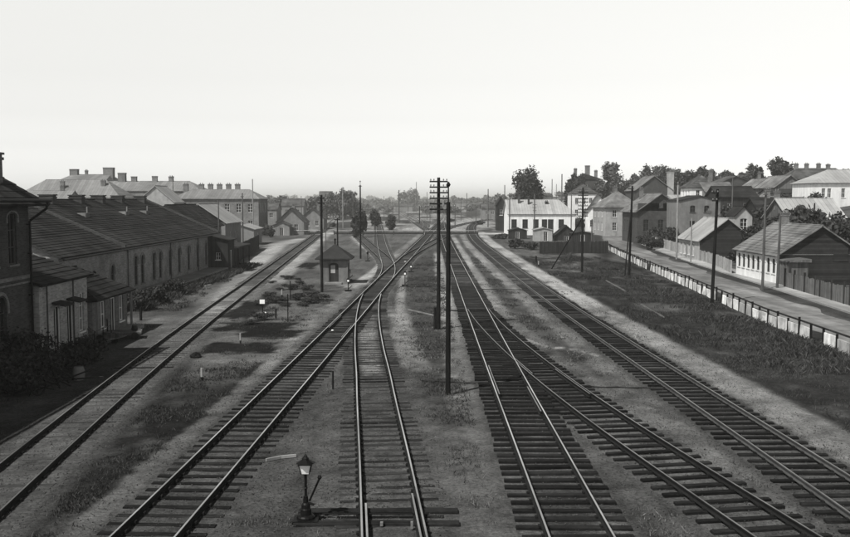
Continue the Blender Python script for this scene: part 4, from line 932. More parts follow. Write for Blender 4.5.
pole('short grey mast left of the others among the distant tracks', 392.7, 200, 219, .16, 'pole_grey')
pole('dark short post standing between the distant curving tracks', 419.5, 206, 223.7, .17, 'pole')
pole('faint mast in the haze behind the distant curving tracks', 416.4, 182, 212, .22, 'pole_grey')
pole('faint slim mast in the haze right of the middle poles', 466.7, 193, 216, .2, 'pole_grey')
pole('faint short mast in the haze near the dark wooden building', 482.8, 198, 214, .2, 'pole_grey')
pole('dark pole by the dark board fence past the warehouse', 243, 193, 246, .13, 'pole_grey', arms=[(.6, .3)])
pole('tall pale mast at the far end of the left board fence', 253.2, 179, 236, .13, 'pole_pale')
pole('slim grey pole in front of the dark roofed sheds on the left', 219.3, 200, 262, .08, 'pole_grey')
pole('slender grey pole between the left cottages', 301.5, 196, 226, .12, 'pole_grey')
pole('thin mast with a small lamp standing behind the watchman cabin', 326, 224, 250, .06, 'pole_grey')
pole('leaning dark pole at the left of the hillside gardens', 732, 178, 214, .12, 'pole_grey', Y=160)
pole('slim dark pole against the light roof of the hillside house', 814, 203, 224, .1, 'pole', Y=118)
pole('pale short mast right of the pale gabled skyline house on the left', 173, 176, 190, .1, 'pole_grey', Y=222)

for i, (px, yt, yb) in enumerate([(384, 196, 217), (408, 199, 216), (427, 192, 220), (430, 203, 224), (455, 204, 228), (461, 198, 221), (472, 200, 219), (495, 201, 222), (368, 200, 219), (353, 202, 221), (388, 205, 222), (476, 206, 226)]):
    pole('slim pole in the haze beyond the crossing, ' + ['third', 'fifth', 'sixth', 'seventh', 'eighth', 'ninth', 'tenth', 'twelfth', 'second', 'first', 'fourth', 'eleventh'][i] + ' of twelve from the left', px, yt, yb, .11, 'pole_grey')
# ------------------------------------------------------------------ small yard things
x, y = gp(306, 521)
lamp = thing('switch_lamp', 'small black cast-iron switch lamp with white glass beside the centre track', 'lamp', (x, y, 0))
zt = 1.63
m = MB(); m.lathe(0, 0, [(.17, -.1), (.17, .12), (.15, .15), (.105, .17), (.1, .3), (.085, .32), (.08, .42), (.05, .46), (.045, .62)], 14); m.build('pedestal', M['iron'], lamp)
m = MB(); m.box(-.24, .24, -.2, .2, -.1, .07); m.build('base_plate', M['iron'], lamp)
m = MB(); m.tube((0, 0, .6), (0, 0, 1.17), .026); m.lathe(0, 0, [(.03, .8), (.045, .82), (.03, .84)], 10); m.build('post', M['iron'], lamp)
hd = MB(); hd.lathe(0, 0, [(.05, 1.15), (.07, 1.17), (.085, 1.18)], 4)
for sx in (-1, 1):
    for sy in (-1, 1): hd.tube((sx * .075, sy * .075, 1.18), (sx * .115, sy * .115, 1.41), .009, n=5)
hd.box(-.13, .13, -.13, .13, 1.41, 1.435); hd.lathe(0, 0, [(.17, 1.43), (.185, 1.435), (.07, 1.52), (.06, 1.54), (.075, 1.55), (.03, 1.6), (.035, 1.61), (.005, 1.66)], 8)
lh = hd.build('lantern', M['iron'], lamp)
m = MB(); n0 = .068; n1 = .105
m.hexa([(-n0, -n0, 1.185), (n0, -n0, 1.185), (n0, n0, 1.185), (-n0, n0, 1.185), (-n1, -n1, 1.408), (n1, -n1, 1.408), (n1, n1, 1.408), (-n1, n1, 1.408)]); m.build('lantern_glass', M['white'], lh)
m = MB(); m.tube((.07, 0, .5), (.27, -.05, 1.08), .02); m.lathe(.27, -.05, [(.03, 1.06), (.045, 1.1), (.03, 1.15)], 8); m.tube((.05, 0, .45), (.16, 0, .4), .03); m.build('lever', M['iron'], lamp)
lamp.scale = (1.32, 1.32, 1.03)
def stand(px, yb, h, lab, white=True):
    x, y = gp(px, yb); t = thing('switch_stand', lab, 'switch stand', (x, y, 0))
    m = MB(); m.box(-.3, .3, -.15, .15, -.1, .1); m.tube((0, 0, .1), (0, 0, h), .04); m.tube((.05, 0, .2), (.35, 0, .5), .03); m.build('stand', M['iron'], t)
    m = MB(); m.box(-.13, .13, -.12, .12, h - .02, h + .26); m.lathe(0, 0, [(.16, h + .26), (.04, h + .38)], 8); hh = m.build('lantern', M['iron'], t)
    if white: m = MB(); m.box(-.08, .08, -.135, -.121, h + .03, h + .2); m.build('lantern_glass', M['white'], hh)
stand(349.3, 280, .75, 'small switch stand with a white lantern just right of the watchman cabin')
stand(348.3, 291, .8, 'small dark switch stand in front of the right corner of the watchman cabin')
stand(367.7, 261, .9, 'dark switch stand at the foot of the slim pole near the round trees', False)
stand(405, 285.5, 1.0, 'switch stand with a tall post on the sandy strip right of the merging tracks')
stand(411, 272, .5, 'low switch stand beside the diagonal line near the crossover')
def stake(px, y0, y1, w_, mt, lab, wt=True, name='marker_stake', cat='marker'):
    x, y = gp(px, y1); h = at(px, y0, y)[2]
    m = MB(); m.tube((0, 0, -.1), (0, 0, h * (.3 if wt else 1)), w_, n=7, m=1)
    if wt: m.tube((0, 0, h * .3), (0, 0, h), w_, w_ * .9, 7, m=0)
    o = m.build(name, [M[mt], M['pole']]); o.location = (x, y, 0); tag(o, lab, cat)
stake(240.5, 333, 343.5, .05, 'plaster_grey', 'white topped stake between the two dark dug beds')
stake(202, 368, 380.5, .06, 'plaster_grey', 'nearest white topped stake in the dark grass by the left track')
stake(282, 289.5, 297, .07, 'plaster_grey', 'white topped stake farthest back, near the bushes by the cabin')
stake(333, 371, 389, .04, 'pole', 'bare dark iron stake standing between the diagonal and centre tracks', False)
stake(288, 294, 321.5, .035, 'pole_grey', 'thin tall grey stake in the weeds left of the diagonal line', False)
stake(538.5, 261, 266, .07, 'plaster_grey', 'short white marker stone beside the path of the right-hand line')
stake(536, 256, 263, .12, 'pole', 'short dark stump behind the white marker of the right-hand line', False)
stake(276, 309, 318, .06, 'pole_grey', 'stubby grey stake in the dark bed near the white sign board', False)
stake(141, 307, 320, .09, 'pole_grey', 'grey wooden post in the yard near the hand trolley', False, 'wooden_post', 'post')
stake(290.5, 281, 300, .045, 'pole', 'slim dark post at the dark bushes left of the cabin', False)
x, y = gp(262.5, 312)
s = thing('sign_board', 'small white square sign board on a post in the dug garden bed', 'sign', (x, y, 0))
m = MB(); m.tube((0, 0, -.1), (0, 0, .75), .04); m.build('post', M['pole'], s)
m = MB(); m.box(-.18, .18, -.07, -.04, .6, .9); m.build('board', M['white'], s)
def rock(px, py, r, mt, lab, name='boulder', cat='stone'):
    x, y = gp(px, py); m = MB(); n = 8
    for j in range(5):
        ph = j / 4 * math.pi / 2 * 1.15 - .25
        for i in range(n):
            a = 2 * math.pi * i / n; rr = r * math.cos(ph) * random.uniform(.85, 1.1); m.v.append((rr * math.cos(a), rr * math.sin(a), r * math.sin(ph) * .85))
    for j in range(4):
        for i in range(n): m.f.append((j * n + i, j * n + (i + 1) % n, (j + 1) * n + (i + 1) % n, (j + 1) * n + i)); m.m.append(0)
    m.f.append(tuple(range(4 * n, 5 * n))); m.m.append(0)
    o = m.build(name, M[mt]); o.location = (x, y, 0); tag(o, lab, cat)
rock(332.5, 331, .11, 'trim', 'round whitewashed stone between the rails of the diagonal line')
rock(265.5, 313.5, .14, 'trim', 'round white stone at the foot of the white sign board')
rock(196, 357, .32, 'iron', 'black lump of coal lying beside the far left track', 'coal_lump', 'coal')
rock(405.3, 262, .18, 'plaster_grey', 'small white stone right of the diagonal line below the crossover')
# discarded wooden strips on the ground
def strip_(pts, w_, mt, lab, name='wooden_batten'):
    m = MB(); P = [gp(*q) for q in pts]
    for (a, b_) in zip(P[:-1], P[1:]):
        d = Vector((b_[0] - a[0], b_[1] - a[1], 0)).normalized(); nn = Vector((-d.y, d.x, 0)) * w_
        A, B = Vector((*a, 0)), Vector((*b_, 0))
        m.hexa([(q.x, q.y, .0) for q in (A - nn, B - nn, B + nn, A + nn)] + [(q.x, q.y, .09) for q in (A - nn, B - nn, B + nn, A + nn)])
    tag(m.build(name, M[mt]), lab, 'batten')
strip_([(266, 461.5), (281, 458.5), (296, 457)], .025, 'plaster_grey', 'curved white lath lying left of the switch lamp')
strip_([(408, 310), (436, 316.5)], .03, 'plaster_dull', 'light lath lying on the sand left of the many armed pole')
strip_([(606, 281), (626, 292)], .05, 'wood_mid', 'weathered plank in the weeds of the right field, nearest the far end')
strip_([(641, 305), (664, 318)], .04, 'wood_mid', 'weathered plank in the middle of the weeds of the right field')
strip_([(186, 285), (209, 286)], .5, 'plaster_grey', 'pale flat slab lying in front of the warehouse platform', 'stone_slab')
# hand trolley left
x, y = gp(124, 338)
t = thing('hand_trolley', 'dark four wheeled track trolley with upright handles standing in the left yard', 'trolley', (x, y, 0), .25)
m = MB(); m.box(-1.0, 1.0, -.55, .55, .32, .42); m.box(-1.0, 1.0, -.5, -.4, .22, .32); m.box(-1.0, 1.0, .4, .5, .22, .32); m.build('deck', M['wood_mid'], t)
for sx in (-.65, .65):
    for sy in (-.6, .6):
        m = MB(); m.tube((sx, sy - .04, .2), (sx, sy + .04, .2), .2, n=14); m.build('wheel', M['iron'], t)
m = MB(); m.tube((-.9, 0, .4), (-.9, 0, 1.15), .04); m.tube((-.9, -.3, 1.15), (-.9, .3, 1.15), .03); m.build('handle', M['iron'], t)
m = MB(); m.lathe(.6, 0, [(.14, .42), (.2, .5), (.14, .75)], 10); m.build('winch', M['iron'], t)
x, y = gp(106, 345)
t = thing('handcart', 'broken dark handcart with a long drawbar against the low outbuilding', 'cart', (x, y, 0), -.5)
m = MB(); m.box(-.6, .6, -.4, .4, .35, .42); m.tube((-.6, 0, .38), (-1.6, 0, .9), .03); m.tube((-.6, .2, .38), (-1.6, .2, .9), .03)
for e in (-.4, .4): m.box(-.6, .6, e - .02, e + .02, .42, .62)
m.build('body', M['wood_mid'], t)
for sy in (-.48, .48):
    m = MB(); m.tube((.1, sy - .03, .32), (.1, sy + .03, .32), .32, n=16); m.build('wheel', M['iron'], t)
# scrap iron heap by the dark bushes at lower left
t = thing('scrap_heap', 'tangled heap of dark scrap iron and old wheels beside the tall brick building', 'scrap heap', (*gp(60, 392), 0))
for i in range(16):
    m = MB(); a = random.uniform(0, 6.28); bx, by = random.uniform(-2.0, .3), random.uniform(-1.2, 1.6); ln = random.uniform(.6, 1.9)
    m.tube((bx, by, random.uniform(.02, .3)), (bx + math.cos(a) * ln, by + math.sin(a) * ln, random.uniform(.3, 1.0)), .035, n=6); m.build('iron_bar', M['rust'], t)
for i in range(5):
    m = MB(); bx, by = random.uniform(-1.8, .1), random.uniform(-.8, 1.2); a = random.uniform(0, 3.1); c, s_ = math.cos(a), math.sin(a)
    pr = [(bx + math.cos(q / 14 * 6.283) * c * .4, by + math.cos(q / 14 * 6.283) * s_ * .4, .42 + math.sin(q / 14 * 6.283) * .4) for q in range(15)]
    m.path(pr, [.035] * 15, 6)
    for q in (0, 3, 7, 10): m.tube((bx, by, .42), pr[q], .02, n=5)
    m.build('old_wheel', M['rust'], t)
x, y = gp(79, 380)
m = MB(); m.lathe(0, 0, [(.2, 0), (.25, .12), (.27, .3), (.25, .48), (.2, .6)], 14); o = m.build('barrel', M['plaster_dull']); o.location = (x, y, 0); tag(o, 'pale small barrel at the right end of the scrap heap', 'barrel')
# iron railing by the doors
t = thing('iron_railing', 'thin dark iron railing in front of the pale lean-to', 'railing', (-17.6, 46, 0))
for i in range(5):
    m = MB(); m.tube((0, i * 1.3, -.1), (0, i * 1.3, 1.05), .03); m.build('post', M['iron'], t)
m = MB(); m.tube((0, 0, 1.0), (0, 5.2, 1.0), .022); m.tube((0, 0, .5), (0, 5.2, .5), .018); m.build('handrail', M['iron'], t)
# awning on posts at the platform
t = thing('platform_awning', 'dark awning on thin posts between the warehouse end and the board fence', 'awning', (-22.6, 110, 0))
m = MB(); m.hexa([(-1.8, -3.5, 2.7), (1.0, -3.5, 2.4), (1.0, 4, 2.4), (-1.8, 4, 2.7), (-1.8, -3.5, 2.95), (1.0, -3.5, 2.6), (1.0, 4, 2.6), (-1.8, 4, 2.95)]); m.build('canopy', M['felt'], t)
for yy in (-3.2, 0, 3.6):
    m = MB(); m.tube((.85, yy, -.1), (.85, yy, 2.45), .06); m.build('post', M['pole'], t)
# people at the crossing far away: a cart load on the crossing road
# ------------------------------------------------------------------ vegetation
def leaf_cloud(blobs, n, size, rng, flat=.0):
    """blobs: (x,y,z,rx,ry,rz). quads spread through the blobs, denser at the rims"""
    B_ = np.array(blobs, float); vol = B_[:, 3] * B_[:, 4] * B_[:, 5]; p = vol ** .75; p /= p.sum()
    k = rng.choice(len(B_), n, p=p); d = rng.normal(size=(n, 3)); d /= np.linalg.norm(d, axis=1)[:, None]
    r = rng.random(n) ** .4 * (1 + .22 * rng.normal(size=n)); c = B_[k, :3] + d * r[:, None] * B_[k, 3:]
    a = rng.normal(size=(n, 3)); a /= np.linalg.norm(a, axis=1)[:, None]
    b_ = np.cross(a, d + .4 * rng.normal(size=(n, 3))); b_ /= np.linalg.norm(b_, axis=1)[:, None] + 1e-9
    s = size * (.5 + rng.random(n))[:, None]; a = a * s; b_ = b_ * s * .65
    v = np.stack([c - a, c - b_ * .9, c + a, c + b_], 1).reshape(-1, 3)
    f = np.arange(4 * n).reshape(-1, 4)
    return v, f
def crown_blobs(rng, H, tr, rx, ry, shape='round', nb=11):
    out = []; cz = (H + tr) / 2; hz = (H - tr) / 2
    for i in range(int(nb * 1.9)):
        d = rng.normal(size=3); d /= np.linalg.norm(d); q = .35 + .5 * rng.random()
        s = .24 + .24 * rng.random()
        wz = 1.0
        if shape == 'cone': wz = 1.15 - .75 * (d[2] * q + .6)
        out.append((d[0] * q * rx * wz, d[1] * q * ry * wz, cz + d[2] * q * hz, rx * s, ry * s, hz * s * .9))
    out.append((0, 0, cz, rx * .5, ry * .5, hz * .6))
    return out
def make_tree(name, label, cat, x, y, z, H, rx, ry=None, tr=.25, n=2500, size=.3, seed=1, shape='round', group=None, m='leaf', nb=11, lean=0):
    rng = np.random.default_rng(seed); ry = ry or rx; t = thing(name, label, cat, (x, y, z), rng.random() * 6, group)
    bl = crown_blobs(rng, H, H * tr, rx, ry, shape, nb); v, f = leaf_cloud(bl, n, size, rng); np_mesh('crown', v, f, M[m], t)
    q = MB(); rt = max(.06, H * .022)
    q.path([(0, 0, -.4), (.05 * H * .1, 0, H * .25), (-.02 * H, .01 * H, H * .55), (.01 * H, 0, H * .82)], [rt * 1.4, rt, rt * .7, rt * .25], 7)
    for b_ in bl[:6]:
        z0 = min(max(H * .22, b_[2] - .35 * (b_[2])), b_[2]); q.tube((0, 0, z0), (b_[0] * .8, b_[1] * .8, b_[2]), rt * .45, rt * .15, 5)
    q.build('trunk', M['bark'], t); return t
def T_px(name, label, cat, px, ytop, Y, halfw_px, **k):
    x, _, zt = at(px, ytop, Y); zb = tz(x, Y); return make_tree(name, label, cat, x, Y, zb, zt - zb, halfw_px * Y / F_PX, **k)
T_px('round_tree', 'big round dark tree rising behind the roof of the white railway house', 'tree', 527, 165.5, 262, 16.5, n=7000, size=.42, seed=3, tr=.2, nb=16)
T_px('tall_tree', 'tall loose tree with gaps in its crown on the skyline right of the hilltop building', 'tree', 613, 161, 285, 10.5, n=3000, size=.42, seed=5, tr=.45, m='leaf_far', nb=13)
T_px('small_tree', 'small round tree on the skyline between the tall loose tree and the wooded hill', 'tree', 635, 172, 285, 6.5, n=1500, size=.4, seed=6, tr=.5, m='leaf_far')
T_px('small_tree', 'dark slender tree left of the large hilltop brick building', 'tree', 569, 178, 285, 6.5, n=2000, size=.42, seed=7)
T_px('broad_tree', 'dark broad tree just in front of the hilltop brick building', 'tree', 577, 172, 292, 9, n=3500, size=.42, seed=8)
for i, (px, yt, Y, hw, lab) in enumerate([
    (652, 167, 300, 12, 'pale hazy tree at the left shoulder of the wooded hill'), (664, 163, 310, 12, 'topmost hazy tree of the wooded hill'), (676, 169, 290, 9, 'dark tree right behind the pale chimney wall'),
    (688, 168, 270, 9, 'dark dense tree between the chimney wall and the hipped white house'), (700, 163, 275, 9, 'tallest dark tree behind the hipped white house'), (710, 169, 280, 8, 'dark tree at the right shoulder of the hipped white house'),
    (726, 170, 285, 8, 'dark tree above the small light roofed house'), (756, 162, 262, 8.5, 'round tree alone on the right skyline'), (781, 157.5, 255, 12.5, 'broadest round tree on the right skyline'), (744, 172, 290, 7, 'low dark tree left of the round tree on the right skyline'),
    (800, 171, 290, 8, 'low tree just right of the broadest one on the right skyline'), (808, 172, 300, 7, 'low hazy tree left of the chimneys at the top right'), (845, 168, 290, 9, 'low tree at the right edge of the skyline'), (640, 180, 330, 10, 'low hazy tree at the left foot of the wooded hill'), (646, 172, 315, 9, 'hazy tree between the left foot and left shoulder of the wooded hill'), (658, 168, 290, 9, 'darker tree in front of the topmost hazy tree'), (670, 167, 320, 10, 'hazy tree right of the topmost one on the wooded hill'), (682, 172, 285, 9, 'low dark tree filling the gap right of the chimney wall'), (694, 171, 265, 8, 'low dark tree left above the hipped white house'), (718, 174, 275, 8, 'low dark tree between the hipped white house and the light roofed one'), (733, 176, 265, 8, 'low dark tree behind the leaning pole'), (626, 180, 290, 7, 'low dark tree right under the tall loose tree'), (602, 178, 290, 7, 'low dark tree right of the hilltop brick building')]):
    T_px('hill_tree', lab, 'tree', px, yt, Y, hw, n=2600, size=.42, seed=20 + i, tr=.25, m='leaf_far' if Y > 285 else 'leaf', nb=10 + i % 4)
T_px('clipped_tree', 'dense dark clipped tree standing at the left track of the level crossing', 'tree', 357, 212, 196, 6.2, n=5000, size=.26, seed=41, tr=.05, nb=12)
T_px('clipped_tree', 'second dark clipped tree touching the first at the level crossing', 'tree', 362.5, 209, 201, 5, n=4200, size=.26, seed=42, tr=.05, nb=12)
T_px('clipped_tree', 'smaller dark tree with a short trunk right behind the level crossing beam', 'tree', 375.3, 207, 232, 5.2, n=3000, size=.26, seed=43, tr=.22, nb=10)
for i, (px, yt, Y, hw, lab) in enumerate([
    (265, 223, 205, 5.5, 'dark bush at the left of the plaster cottage'), (270, 226, 196, 5, 'second dark bush left of the plaster cottage, nearer the track'), (391, 214, 245, 6, 'dark bush behind the crossing beam right of the small round tree'), (500, 234, 190, 9, 'dark low bush at the foot of the dark wooden building'),
    (516, 239, 152, 9, 'dark bush at the left end of the long dark board fence'), (531, 242, 148, 9, 'dark bush right at the corner of the long dark board fence'), (479, 221, 300, 6, 'dark bush beside the right-hand line behind the crossing'), (655, 225, 165, 9, 'dark bush behind the pale board fence, left part'),
    (672, 229, 150, 10, 'dark bush behind the pale board fence, right part'), (690, 230, 142, 8, 'leafy bush left above the small wooden house'), (300, 293, 76, 7, 'dark scrubby bush in front of the left side of the watchman cabin'), (283, 299, 73, 8, 'low scrubby bush among the dug beds left of the cabin')]):
    T_px('bush', lab, 'bush', px, yt, Y, hw, n=1800, size=.22 if Y > 100 else .1, seed=50 + i, tr=.02, nb=8)
sc_ = [make_tree('scrub', 'low dark scrub on the dug ground left of the watchman cabin', 'bush', 0, 0, 0, .8, .8, tr=.02, n=1800, size=.04, seed=400 + i, group='low scrub left of the watchman cabin', nb=6) for i in range(2)]
for i, (px, py) in enumerate([(272, 283), (280, 290), (292, 289), (300, 284), (306, 290), (312, 296), (268, 297), (276, 303), (285, 306), (296, 300), (303, 306), (310, 303), (259, 305), (262, 320), (250, 324), (298, 280), (288, 279), (318, 300)]):
    o = sc_[i] if i < 2 else copy_tree(sc_[i % 2]); x, y = gp(px, py); q = random.uniform(.5, 1.1); o.location = (x, y, -.05); o.scale = (q * 1.4, q, q * .8); o.rotation_euler = (0, 0, random.random() * 6)
    if i not in (0, 1): pass
# garden trees on the right slope: three kinds, copied
gl = 'dark leafy garden tree between the houses on the right-hand slope'
HS = [(37.4, 92.7, 'the long white street cottage'), (39.6, 125.5, 'the small wooden house'), (43.4, 176, 'the broad gabled brick house'), (54.3, 130, 'the broad light roofed house'), (45.3, 132.5, 'the summerhouse'), (45, 154, 'the grey plain walled house'), (57.5, 149, 'the cottage among the trees'), (58.5, 176, 'the cottage of the hillside gardens'), (57, 190, 'the white hipped house'), (70, 181, 'the low long hillside house'), (73, 163, 'the bright white edge house'), (75, 206, 'the light roofed dark fronted house'), (44, 211, 'the hipped two storey house'), (45, 241, 'the white gabled house'), (48, 274, 'the white three storey house')]
protos = [make_tree('garden_tree', gl, 'tree', 0, 0, 0, 5.0, 2.6, tr=.12, n=1800, size=.3, seed=70 + i, group='garden trees on the right-hand slope', nb=9) for i in range(3)]
spots = [(45, 112, 1), (48, 108, .8), (43, 118, .9), (49, 118, 1.1), (45.5, 125, .8), (51, 136, 1.1), (47.5, 139, .9), (54.5, 142, 1), (59, 139, .9), (58, 157, 1.1), (54, 163, 1), (50, 165, .9), (70, 178, .9), (57, 176, 1),
         (48, 148, .8), (44.5, 146, .7), (47, 101, .9), (51, 99, .8), (44.5, 97, .6), (41.5, 140, .7), (72, 190, .8), (64, 186, .9), (58, 196, .9), (51, 186, .8), (80, 185, .9), (55, 95, .9), (49, 88, .7), (47, 80, .6), (53, 82, .8),
         (38.5, 112, .55), (43.5, 116, .8), (47, 122, .8), (46.5, 106, .8), (49.5, 128, .8), (38, 158, .6), (36.5, 148, .5), (53, 150, .9), (62, 178, .9), (68, 196, 1), (46, 196, .8), (41.5, 107, .7), (43, 103, .6), (40, 117, .5), (45.5, 130, .6), (38.5, 152, .55), (41, 160, .6), (46, 214, .9), (52, 222, .9), (40, 240, .8), (57, 235, 1.0), (49, 255, 1.2), (60, 262, 1.2)]
for i, (x, y, s) in enumerate(spots):
    o = protos[i] if i < 3 else copy_tree(protos[i % 3])
    o.location = (x, y, tz(x, y) - .2); s *= random.uniform(.85, 1.15); o.scale = (s, s, s * random.uniform(.8, 1.1)); o.rotation_euler = (0, 0, random.random() * 6)
    hx_, hy_, ph_ = min(HS, key=lambda q: (q[0] - x) ** 2 + (q[1] - y) ** 2)
    side_ = 'left of' if x / y < (hx_ - 3) / hy_ else 'right of' if x / y > (hx_ + 3) / hy_ else 'in front of' if y < hy_ else 'behind'
    sz_ = 'low' if s < .75 else 'tall' if s > 1.05 else 'middling'
    o['label'] = sz_ + ' dark leafy garden tree standing ' + side_ + ' ' + ph_
# hazy trees on the low mound behind the crossing, left
hl_ = 'hazy rounded tree on the wooded mound behind the left cottages'
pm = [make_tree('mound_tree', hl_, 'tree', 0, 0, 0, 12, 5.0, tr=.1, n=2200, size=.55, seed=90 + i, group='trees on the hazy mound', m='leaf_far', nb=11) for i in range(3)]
sp2 = []
for i, (px, yt) in enumerate([(315, 195), (321, 193), (327, 192.5), (333, 191), (339, 190), (345, 188), (350, 189), (318, 199), (330, 197), (342, 196), (352, 197), (309, 199), (302, 200), (295, 198), (288, 196), (281, 194), (274, 197)]):
    Y = 370 + (i * 37) % 60; x, _, z = at(px, yt, Y); o = pm[i] if i < 3 else copy_tree(pm[i % 3]); zb = tz(x, Y); s = (z - zb) / 12
    o.location = (x, Y, zb); o.scale = (max(.8, s * .8), max(.8, s * .8), s); o.rotation_euler = (0, 0, i * 1.3)
    o['label'] = 'hazy rounded tree on the distant mound, ' + ['seventh', 'ninth', 'tenth', 'twelfth', 'thirteenth', 'fifteenth', 'sixteenth', 'eighth', 'eleventh', 'fourteenth', 'seventeenth', 'sixth', 'fifth', 'fourth', 'third', 'second', 'first'][i] + ' from the left'
# scrub beyond the crossing
ps_ = [make_tree('lineside_bush', 'dark lineside bush beyond the level crossing', 'bush', 0, 0, 0, 2.6, 2.2, tr=.02, n=900, size=.28, seed=300 + i, group='lineside bushes beyond the crossing', nb=7) for i in range(3)]
lb = [(-34, 262), (-27.5, 275), (-22, 300), (-15, 300), (-13, 360), (9.5, 330), (24, 262), (27, 285), (34, 330), (42, 300), (-52, 300), (30, 420)]
lb.sort(key=lambda q: q[0] / q[1]); ORD = 'first second third fourth fifth sixth seventh eighth ninth tenth eleventh twelfth thirteenth fourteenth fifteenth sixteenth seventeenth eighteenth nineteenth twentieth twenty-first twenty-second'.split()
for i, (x, y) in enumerate(lb):
    o = ps_[i] if i < 3 else copy_tree(ps_[i % 3]); s = random.uniform(.5, .9); o.location = (x, y, tz(x, y)); o.scale = (s * 1.3, s, s); o['label'] = 'dark lineside bush beyond the level crossing, ' + ORD[i] + ' from the left'
# distant woods: one mass
def woods(name, lab, rows, seed, n_per, size):
    rng = np.random.default_rng(seed); V_ = []; F_ = []; c = 0
    for (px0, px1, yt, Y, step) in rows:
        bl = []
        for px in np.arange(px0, px1, step):
            x, _, z = at(px + rng.normal() * 1.5, yt + rng.normal() * 1.6, Y * (1 + .05 * rng.normal())); zb = tz(x, Y); h = max(2, z - zb); r = step * Y / F_PX * .85
            for q in range(3): bl.append((x + rng.normal() * r * .5, Y + rng.normal() * 12, zb + h * (.3 + .22 * q), r * (1 - .15 * q), r, h * .3))
        v, f = leaf_cloud(bl, int(n_per * len(bl)), size * Y / 600, rng); V_.append(v); F_.append(f + c); c += len(v)
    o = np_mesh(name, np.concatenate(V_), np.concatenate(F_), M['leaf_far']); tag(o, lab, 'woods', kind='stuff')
woods('distant_woods', 'hazy belt of distant woods along the horizon', [
    (-60, 1000, 199, 2400, 6), (-60, 1000, 201, 1500, 7), (250, 300, 199, 700, 5), (356, 400, 202, 1000, 5), (425, 510, 199.5, 1100, 5), (352, 425, 200.5, 1300, 5), (425, 520, 204, 560, 6), (403, 421, 191, 900, 4), (455, 476, 197, 900, 4), (484, 500, 198, 800, 5), (500, 640, 194, 600, 6), (-40, 60, 195, 420, 7), (360, 392, 206, 620, 5), (636, 880, 182, 430, 7)], 5, 160, .75)
# distant houses in the haze
dl = [(404, 204, 430, 12, 'hazy distant house left of the middle poles'), (412, 196, 640, 16, 'hazy distant block half hidden by woods left of the middle poles'), (462, 203, 520, 12, 'hazy distant house right of the middle poles'), (475, 199, 640, 16, 'larger hazy distant block right of the middle poles'),
      (369, 203, 560, 12, 'hazy distant house behind the small round trees'), (384, 205, 480, 10, 'hazy low distant house above the small round trees'), (294, 199, 340, 8, 'hazy pale house above the left cottages'), (268, 203, 300, 7, 'hazy pale house left of the mound'), (326, 191.5, 520, 7, 'pale flat roofed building on top of the mound'), (445, 206, 600, 10, 'faint distant house between the tall middle poles'), (515, 203, 420, 12, 'hazy house left of the big round tree'), (492, 204, 380, 9, 'hazy low house behind the dark wooden building')]
for (px, yt, Y, wd, lab) in dl:
    Y *= 1.0 if px < 345 or px > 480 else 1.5
    x, _, z = at(px, yt, Y); zb = tz(x, Y); h = max(4, z - zb)
    house(lab, 'house', x, Y, wd, 9, h * .7, h * .3, M['plaster_dull'], M['tile_mid'], base=zb, over=.3, axis_='x', name='distant_house', detail=False, wins=row('S', [wd * .25, wd * .5, wd * .75], h * .35, h * .55, 1.2))

# bushes and weeds near the tall brick building and warehouse
for i, (x, y, s, lab) in enumerate([(-17.6, 40.5, 1.5, 'dark overgrown bush against the tall brick building, nearest the corner'), (-17.2, 37.6, 1.35, 'dark overgrown bush cut by the left edge of the picture'), (-16.3, 43.2, .9, 'low dark bush beside the scrap heap'), (-22.8, 63, 1.2, 'dark shrub where the warehouse meets the low outbuilding'),
                             (-23, 60.2, 1.5, 'taller dark shrub close to the low outbuilding'), (-20.8, 66.5, .9, 'low dark shrub in front of the first warehouse windows'), (-20.8, 71.0, .8, 'low dark shrub along the warehouse platform'), (-21.2, 77.5, .8, 'low dark shrub farther along the warehouse platform')]):
    make_tree('bush', lab, 'bush', x, y, 0, 1.7 * s, 1.35 * s, tr=.02, n=3200, size=.085, seed=120 + i, nb=10)
# grass and weeds
rng = np.random.default_rng(77)
def blades(name, lab, x, y, h, mt, per=5, spread=.09, z=None):
    n = len(x); X = np.repeat(x, per) + rng.normal(size=n * per) * spread; Y = np.repeat(y, per) + rng.normal(size=n * per) * spread; H_ = np.repeat(h, per) * (.5 + rng.random(n * per))
    a = rng.random(n * per) * 6.283; w_ = .005 + .012 * H_ + .0002 * Y; lx = rng.normal(size=n * per) * H_ * .45; ly = rng.normal(size=n * per) * H_ * .45
    Z = terrain(X, Y) - .03
    p0 = np.stack([X - np.cos(a) * w_, Y - np.sin(a) * w_, Z], 1); p1 = np.stack([X + np.cos(a) * w_, Y + np.sin(a) * w_, Z], 1)
    p2 = np.stack([X + lx * .4 + np.cos(a) * w_ * .6, Y + ly * .4 + np.sin(a) * w_ * .6, Z + H_ * .6], 1); p3 = np.stack([X + lx, Y + ly, Z + H_], 1)
    v = np.stack([p0, p1, p2, p3], 1).reshape(-1, 3); f = np.arange(4 * n * per).reshape(-1, 4)
    o = np_mesh(name, v, f, M[mt]); tag(o, lab, 'grass', kind='stuff'); return o
def scatter(n, x0, x1, y0, y1, pw=1.6):
    x = rng.uniform(x0, x1, n); t_ = rng.random(n) ** pw; return x, y0 + (y1 - y0) * t_
x, y = scatter(230000, -16, 24, 18, 130); v_, g_ = ground_value(x, y)
keep = rng.random(len(x)) < np.clip(g_ - .25, 0, 1) * (.04 + 1.1 * smooth(.44, .62, fbm(x, y, 2.8, 44))); x, y = x[keep], y[keep]
ntr = np.full(len(x), 9.0)
for k in TR: ntr = np.minimum(ntr, np.where((y > yrange(k)[0]) & (y < yrange(k)[1]), np.abs(x - cx(k, y)), 9))
ok = (ntr > 1.9); x, y = x[ok], y[ok]
